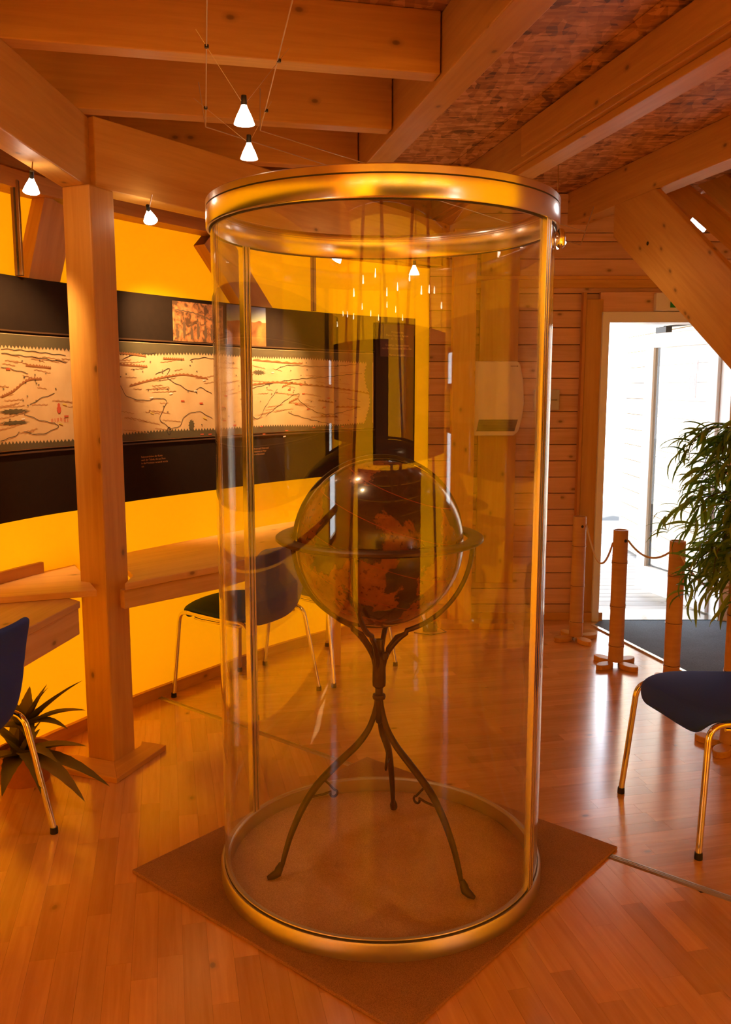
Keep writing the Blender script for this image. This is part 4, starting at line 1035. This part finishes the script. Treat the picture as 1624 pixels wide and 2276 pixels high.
for k in range(10):
    x_ = -1.1+.42*k; y_ = Y0+.55+.22*math.sin(k*1.3); p_ = Vector((x_, y_, 2.10+.04*(k % 3)))
    t_ = thing('halogen_spot', 'lit halogen spot on the cable behind the viewer, seen as a reflection', 'lamp', p_, 0, 'halogen spots behind the viewer')
    R_ = Matrix.Rotation(PI-.3, 4, 'X')
    obj('glass_shade', MB().lathe([(.007, 0), (.011, .010), (.020, .028), (.027, .047), (.025, .047), (.018, .028), (.009, .011), (.005, .002)], 20, M=R_), LAMPGLASS, t_)
    obj('socket', MB().lathe([(.0001, -.024), (.007, -.024), (.008, -.004), (.006, .002), (.0001, .002)], 12, M=R_), BLACKP, t_)
    obj('stem', MB().tube([(0, 0, 0), (0, 0, 2.40-p_.z)], .0022, 6), CHROME, t_)
rc = thing('rear_cable', 'thin lamp cable stretched under the ceiling behind the viewer', 'cable', (-1.3, Y0+.55, 2.40))
obj('cable', MB().tube([(-1.3+.42*k, Y0+.55+.22*math.sin((k-.5)*1.3), 2.40) for k in range(12)], .002, 6), CABLE, rc, world=True)

# low voltage cables with two hanging lamps
ZK = 2.35
kA = [at_z(462, -250, ZK), at_z(457, 282, ZK), at_z(1290, 545, ZK)]
kB = [at_z(697, -190, ZK), at_z(578, 290, ZK), at_z(1300, 515, ZK)]
cab = thing('cable_system', 'pair of thin low voltage cables stretched under the ceiling beams', 'cable', (kA[0].x, kA[0].y, ZK))
for kk in (kA, kB): obj('cable', MB().tube(kk, .0019, 6), CABLE, cab, world=True)
obj('tension_hook', MB().tube([kA[1], (kA[1].x-.02, kA[1].y+.0, ZB-.001)], .002, 6), CABLE, cab, world=True)
obj('tension_hook', MB().tube([kB[1], (kB[1].x+.0, kB[1].y+.02, ZB-.001)], .002, 6), CABLE, cab, world=True)
for q_ in (kA[2], kB[2]): obj('spreader', MB().tube([q_, (q_.x+.05, q_.y+.025, ZB)], .003, 6), CABLE, cab, world=True)
for lb_, (ax, ay), (bx, by), lt in (('lit halogen lamp hanging from the cables, upper and larger of the pair', (459, 103), (620, 135), (542, 234)), ('lit halogen lamp hanging from the cables, lower and smaller of the pair', (457, 240), (592, 246), (553, 318))):
    a_, b_ = at_z(ax, ay, ZK), at_z(bx, by, ZK); y_ = (a_.y+b_.y)/2; L_ = at_y(lt[0], lt[1], y_)
    t_ = cone_lamp('cable_lamp', lb_, L_, (L_.x+.0, L_.y-.02, 0), group='halogen lamps on the cables', power=10, spot=1.9)
    for e in (a_, b_):
        d_ = (e - L_); obj('arm', MB().tube([(0, 0, 0), d_*1.28], .0009, 6), CABLE, t_)
        obj('clamp', MB().lathe([(.0001, -.004), (.0055, -.004), (.0055, .004), (.0001, .004)], 12, M=Matrix.Translation(d_)), BLACKP, t_)

# ================================================================= HEATER, BOX, EXIT SIGN
ht = thing('wall_heater', 'white curved electric wall heater with a dark grille on the back wall', 'heater', (.82, YB, 1.20))
hx0, hx1 = (1047-812)/F*5.62+.0, 1160
A = at_y(1047, 803, YB-.06); Bp = at_y(1153, 803, YB-.06); Cc = at_y(1160, 880, YB-.06); Dd = at_y(1150, 968, YB-.06); Ee = at_y(1046, 968, YB-.06)
w0 = A.x; out = [(w0, Ee.z), (Dd.x-.03, Ee.z), (Dd.x+.0, Ee.z+.03), (Dd.x+.018, Ee.z+.10), (Cc.x+.008, Ee.z+.20), (Cc.x+.0, A.z-.12), (Bp.x+.004, A.z-.02), (Bp.x-.012, A.z), (w0, A.z)]
MF = Matrix(((1, 0, 0, 0), (0, 0, 1, 0), (0, 1, 0, 0), (0, 0, 0, 1)))
obj('housing', MB().prism(out, YB-.09, YB+.036, M=MF), CREAM, ht, world=True, bevel=.008)
gz0, gz1 = Ee.z+.028, Ee.z+.100
obj('grille', MB().prism([(w0+.035, gz0), (w0+.305-.035, gz0), (w0+.305-.015, gz1), (w0+.05, gz1)], YB-.093, YB-.088, M=MF), GREYGRILLE, ht, world=True)
for k in range(7):
    z = gz0+.008+k*.0095; obj('grille_slat', MB().box((w0+.155, YB-.094, z), (.222, .003, .0022)), BLACKP, ht, world=True)
obj('brand_mark', MB().box((w0+.255, YB-.0905, A.z-.030), (.034, .001, .004)).box((w0+.279, YB-.0905, A.z-.030), (.010, .001, .006)), GREYGRILLE, ht, world=True)
bx = thing('junction_box', 'flat pale grey plastic box on the plank wall right of the heater', 'switch box', (1.13, YB, 1.42))
a_ = at_y(1188, 866, YB); b_ = at_y(1243, 912, YB)
obj('cover', MB().box(((a_.x+b_.x)/2, YB+.022, (a_.z+b_.z)/2), (b_.x-a_.x, .030, a_.z-b_.z)), plain('pale_grey_plastic', (.55, .52, .42), .45), bx, world=True, bevel=.004)
obj('rocker', MB().box(((a_.x+b_.x)/2, YB+.004, (a_.z+b_.z)/2), ((b_.x-a_.x)*.8, .006, .004)), GREYGRILLE, bx, world=True)
ex = thing('exit_sign', 'white emergency exit sign box with a green panel above the door', 'sign', (1.92, YB, 2.0))
a_ = at_y(1457, 655, YB-.03); b_ = at_y(1545, 687, YB-.03)
obj('housing', MB().box(((a_.x+.30+a_.x)/2, YB-.012, (a_.z+b_.z)/2), (.30, .06, .108)), WHITE, ex, world=True, bevel=.004)
obj('green_panel', MB().box((a_.x+.165+.028, YB-.044, (a_.z+b_.z)/2+.004), (.21, .003, .078)), GREEN, ex, world=True)
pm = MB(); cx_, cz_ = a_.x+.20, (a_.z+b_.z)/2+.004     # running figure, arrow and door
pm.box((cx_-.045, YB-.0465, cz_+.020), (.010, .001, .010)).box((cx_-.047, YB-.0465, cz_+.002), (.009, .001, .022)).box((cx_-.055, YB-.0465, cz_-.018), (.018, .001, .005)).box((cx_-.036, YB-.0465, cz_-.016), (.005, .001, .020)).box((cx_-.038, YB-.0465, cz_+.006), (.018, .001, .004))
pm.box((cx_+.055, YB-.0465, cz_-.002), (.030, .001, .056)).box((cx_+.005, YB-.0465, cz_), (.030, .001, .008)).add([(cx_+.020, YB-.047, cz_+.012), (cx_+.020, YB-.047, cz_-.012), (cx_+.034, YB-.047, cz_)], [(0, 1, 2)])
obj('pictogram', pm, WHITE, ex, world=True)
pa_ = thing('power_adapter', 'small black power adapter with a cord on the floor in the back corner', 'adapter', (.40, 5.28, 0))
obj('body', MB().box((0, 0, .03), (.09, .05, .055)), BLACKP, pa_, bevel=.005)
obj('cord', MB().tube([(.04, 0, .03), (.10, -.04, .006), (.0, -.10, .004), (-.10, -.05, .004)], .0028, 6).tube([(-.03, 0, .05), (-.09, .03, .16), (-.13, .05, .26)], .0028, 6), BLACK, pa_)

# ================================================================= BAMBOO BOLLARDS AND ROPES
bp_ = [(1.262, 5.09), (1.362, 4.60), (1.545, 4.26), (1.530, 3.50)]
blab = ['bamboo rope post beside the door frame, farthest of the four', 'bamboo rope post standing free in front of the doorway', 'bamboo rope post whose top is hidden by the leaves', 'bamboo rope post at the right edge behind the blue chair']
proto = None; HB = .75
for i, (x, y) in enumerate(bp_):
    if proto is None:
        t_ = thing('bamboo_post', blab[0], 'post', (x, y, 0), 0, 'bamboo posts of the rope barrier'); proto = t_
        pf = [(.0001, .028), (.041, .028)]
        for zn in (.115, .335, .575):
            pf += [(.0395, zn-.012), (.0425, zn-.002), (.0385, zn), (.0415, zn+.004), (.0395, zn+.014)]
        pf += [(.0385, HB-.003), (.037, HB), (.032, HB), (.031, HB-.02), (.0001, HB-.02)]
        obj('stem', MB().lathe(pf, 28), bamboo, t_)
        for zn in (.1155, .3355, .5755): obj('node_line', MB().lathe([(.0392, zn-.001), (.0398, zn-.001), (.0398, zn+.001), (.0392, zn+.001)], 28, closed_profile=True), WROUGHT, t_)
        for k in range(4):
            a = k*PI/2 + .35; poly = [(.030+.058+.058*math.cos(w*PI/9)*1.0, .033*math.sin(w*PI/9)) for w in range(18)]
            obj('foot', MB().prism(poly, 0, .028, M=Matrix.Rotation(a, 4, 'Z'), gdir=(1, 0)), spruce, t_, bevel=.004)
        obj('rope_hole', MB().lathe([(.0001, 0), (.008, 0), (.008, .003), (.0001, .003)], 14, M=Matrix.Rotation(math.radians(-80), 4, 'Z') @ Matrix.Translation((.039, 0, HB-.055)) @ Matrix.Rotation(PI/2, 4, 'Y')), BLACK, t_)
    else:
        t_ = copy_tree(proto); t_.location = (x, y, 0); t_.rotation_euler = (0, 0, (.0, .25, -.2, .5)[i]); t_['label'] = blab[i]
def rope(label, p, q_, sag, skew=.5):
    p, q_ = Vector(p), Vector(q_); pts = []
    for k in range(25):
        t_ = k/24; u_ = t_**(math.log(.5)/math.log(skew)); m_ = p.lerp(q_, t_); m_.z -= sag*4*u_*(1-u_)*1.0; pts.append(m_)
    t_ = thing('barrier_rope', label, 'rope', p, 0, 'ropes between the bamboo posts'); obj('strand', MB().tube(pts, .0055, 8), ROPE, t_, world=True)
rope('slack rope hanging between the two bamboo posts nearest the door', (bp_[0][0]+.035, bp_[0][1]-.02, HB-.05), (bp_[1][0]-.035, bp_[1][1]+.02, HB-.075), .16, .55)
rope('rope running from the free bamboo post into the leaves', (bp_[1][0]+.035, bp_[1][1]-.02, HB-.055), (bp_[2][0]-.02, bp_[2][1]+.035, HB-.06), .06)
rope('rope between the two right bamboo posts, behind the leaves', (bp_[2][0], bp_[2][1]-.04, HB-.055), (bp_[3][0], bp_[3][1]+.04, HB-.055), .08)

# ================================================================= SPIKY PLANT (left)
al = thing('spiky_succulent', 'grey-green spiky aloe plant on the floor at the foot of the post', 'plant', (-1.31, 3.20, 0))
obj('pot', MB().lathe([(.0001, 0), (.085, 0), (.105, .11), (.112, .112), (.112, .125), (.100, .125), (.098, .105), (.0001, .105)], 32), POT, al)
obj('soil', MB().lathe([(.0001, .112), (.097, .108), (.097, .100)], 24), EARTH, al)
def spike(c, az, el, L, w, droop, curl=0.0):
    n = 14; P = []; p_ = Vector(c); e = el
    for i in range(n+1):
        P.append(p_.copy()); t_ = i/n
        d_ = Vector((math.cos(az)*math.cos(e), math.sin(az)*math.cos(e), math.sin(e))); p_ = p_ + d_*L/n; e -= droop/n; az += curl/n
        if p_.z < .008: p_.z = .008
    vs = []; fs = []
    for i, p_ in enumerate(P):
        t_ = i/n; hw = w*(1-t_)**.75*(.75+.6*t_*(1-t_)*2)*.5 + .0008; d_ = (P[min(i+1, n)]-P[max(i-1, 0)]).normalized()
        sd = d_.cross(Vector((0, 0, 1)));  sd = sd.normalized() if sd.length > 1e-4 else Vector((0, 1, 0)); up_ = sd.cross(d_).normalized(); th = hw*.38
        ser = 1.0 + (.10 if i % 2 else 0)
        for a, b in ((-1*ser, .55), (-.45, .05), (0, -.12), (.45, .05), (1*ser, .55), (.45, -.55), (0, -.8), (-.45, -.55)): vs.append(p_ + sd*hw*a + up_*th*b)
    for i in range(n):
        for k in range(8): a = i*8+k; b = i*8+(k+1) % 8; fs.append((a, b, b+8, a+8))
    fs += [tuple(range(7, -1, -1)), tuple(n*8+k for k in range(8))]
    return MB().add(vs, fs, None, None, True)
rl = random.Random(11)
base1 = Vector((0, 0, .215)); base2 = Vector((.0, -.04, .12))
def toward(c, px, py, yy):
    """direction and length from the rosette centre to a leaf tip at room depth yy"""
    T = at_y(px, py, yy) - Vector((-1.31, 3.20, 0)); v = T - c; return math.atan2(v.y, v.x), math.atan2(v.z, math.hypot(v.x, v.y)), v.length
tips = [(base1, 181, 1517, 3.15, .055, .35), (base1, 66, 1528, 3.25, .055, -.1), (base1, 188, 1583, 3.05, .05, .5), (base1, 150, 1625, 3.0, .045, .7), (base1, 20, 1560, 3.1, .05, .2),
        (base2, 240, 1752, 2.92, .062, .55), (base2, 186, 1786, 2.80, .062, .6), (base2, 190, 1662, 3.10, .055, .6), (base2, 92, 1775, 2.75, .05, .9), (base2, 5, 1775, 2.85, .06, .8),
        (base1, 75, 1680, 2.95, .045, 1.0), (base2, 128, 1700, 2.95, .05, .8), (base2, -40, 1700, 2.95, .06, .5), (base1, -20, 1620, 3.1, .05, .5), (base2, 30, 1560, 3.45, .05, .2)]
for c_, px_, py_, yy, w_, dr in tips:
    az, el, L = toward(c_, px_, py_, yy)
    obj('leaf', spike(c_, az, el+dr/2, L*1.03, w_*1.6, dr), ALOE, al)
for k in range(12):
    az = rl.uniform(0, 2*PI); c_ = base1 if k % 2 else base2
    obj('leaf', spike(c_, az, rl.uniform(.5, 1.2), rl.uniform(.12, .20), .062, rl.uniform(.1, .6)), ALOE, al)
obj('stalk', MB().tube([(0, 0, .10), (0, -.01, .17), (0, 0, .23)], .016, 8), BARK, al)

# ================================================================= LEAFY PLANT (right)
TX, TY = 1.635, 3.72
pl_ = thing('drooping_potted_tree', 'tall potted tree with long drooping green leaves in front of the doorway', 'plant', (TX, TY, 0))
MP_ = Matrix.Translation((.21, .05, 0))
obj('pot', MB().lathe([(.0001, 0), (.11, 0), (.135, .27), (.145, .27), (.145, .30), (.130, .30), (.128, .26), (.0001, .26)], 36, M=MP_), POT, pl_)
obj('soil', MB().lathe([(.0001, .268), (.127, .262), (.127, .25)], 24, M=MP_), EARTH, pl_)
obj('trunk', MB().tube([(.21, .05, .25), (.15, .04, .5), (.03, .01, .8), (-.015, -.01, 1.1), (.01, 0, 1.38)], [.020, .018, .015, .012, .006], 10), BARK, pl_)
rl = random.Random(21)
def leafmesh(L, w, droop, tw_):
    n = 6; vs = []; fs = []; p_ = Vector((0, 0, 0)); e = 0.35
    for i in range(n+1):
        t_ = i/n; hw = w*math.sin(PI*min(.97, t_*.9+.08))**.8*.5; d_ = Vector((math.cos(e), 0, math.sin(e))); up_ = Vector((-math.sin(e), 0, math.cos(e)))
        sd = Vector((0, 1, 0))*math.cos(tw_*t_) + up_*math.sin(tw_*t_)
        vs += [p_ - sd*hw, p_ - up_*hw*.35, p_ + sd*hw]; p_ = p_ + d_*L/n; e -= droop/n
    for i in range(n):
        for k in range(2): a = i*3+k; fs.append((a, a+1, a+4, a+3))
    m_ = MB().add(vs, fs, None, .0, True).mesh('leaf'); m_.materials.append(LEAF); return m_
LM = [leafmesh(rl.uniform(.11, .17), rl.uniform(.013, .020), rl.uniform(.9, 2.0), rl.uniform(-.8, .8)) for _ in range(12)]
bushm = MB(); tw_mb = MB(); spots = []
for b in range(62):
    z0 = rl.uniform(.72, 1.36); az = rl.uniform(0, 2*PI); reach = rl.uniform(.12, .30)*(1 if z0 < 1.28 else .8)
    pts = []; p_ = Vector((0, 0, z0)); e = rl.uniform(.2, .9)
    for i in range(9):
        pts.append(p_.copy()); p_ = p_ + Vector((math.cos(az)*math.cos(e), math.sin(az)*math.cos(e), math.sin(e)))*(reach/5.2); e -= rl.uniform(.25, .42); az += rl.uniform(-.15, .15)
    tw_mb.tube(pts, [.0035 - .0003*i for i in range(9)], 5)
    for i in range(1, 9):
        for _ in range(3): spots.append((pts[i].lerp(pts[max(i-1, 0)], rl.random()), az + rl.uniform(-1.4, 1.4)))
obj('twigs', tw_mb, BARK, pl_)
rl.shuffle(spots)
spots.sort(key=lambda s_: s_[0].x*.5 + s_[0].y)      # those on the camera side first
for i, (p_, az) in enumerate(spots):
    m_ = LM[i % len(LM)]; tilt = rl.uniform(-.2, .9); roll = rl.uniform(-.7, .7); sc_ = rl.uniform(.8, 1.25)
    M = Matrix.Translation(p_) @ Matrix.Rotation(az, 4, 'Z') @ Matrix.Rotation(tilt, 4, 'Y') @ Matrix.Rotation(roll, 4, 'X') @ Matrix.Scale(sc_, 4)
    if i < 290:
        o = bpy.data.objects.new('leaf', m_); C.objects.link(o); o.parent = pl_; o.matrix_local = M
    else:
        bushm.add([tuple(v.co) for v in m_.vertices], [tuple(f.vertices) for f in m_.polygons], None, rl.random(), True, M)
o = obj('foliage', bushm, LEAF, pl_); o['kind'] = 'stuff'
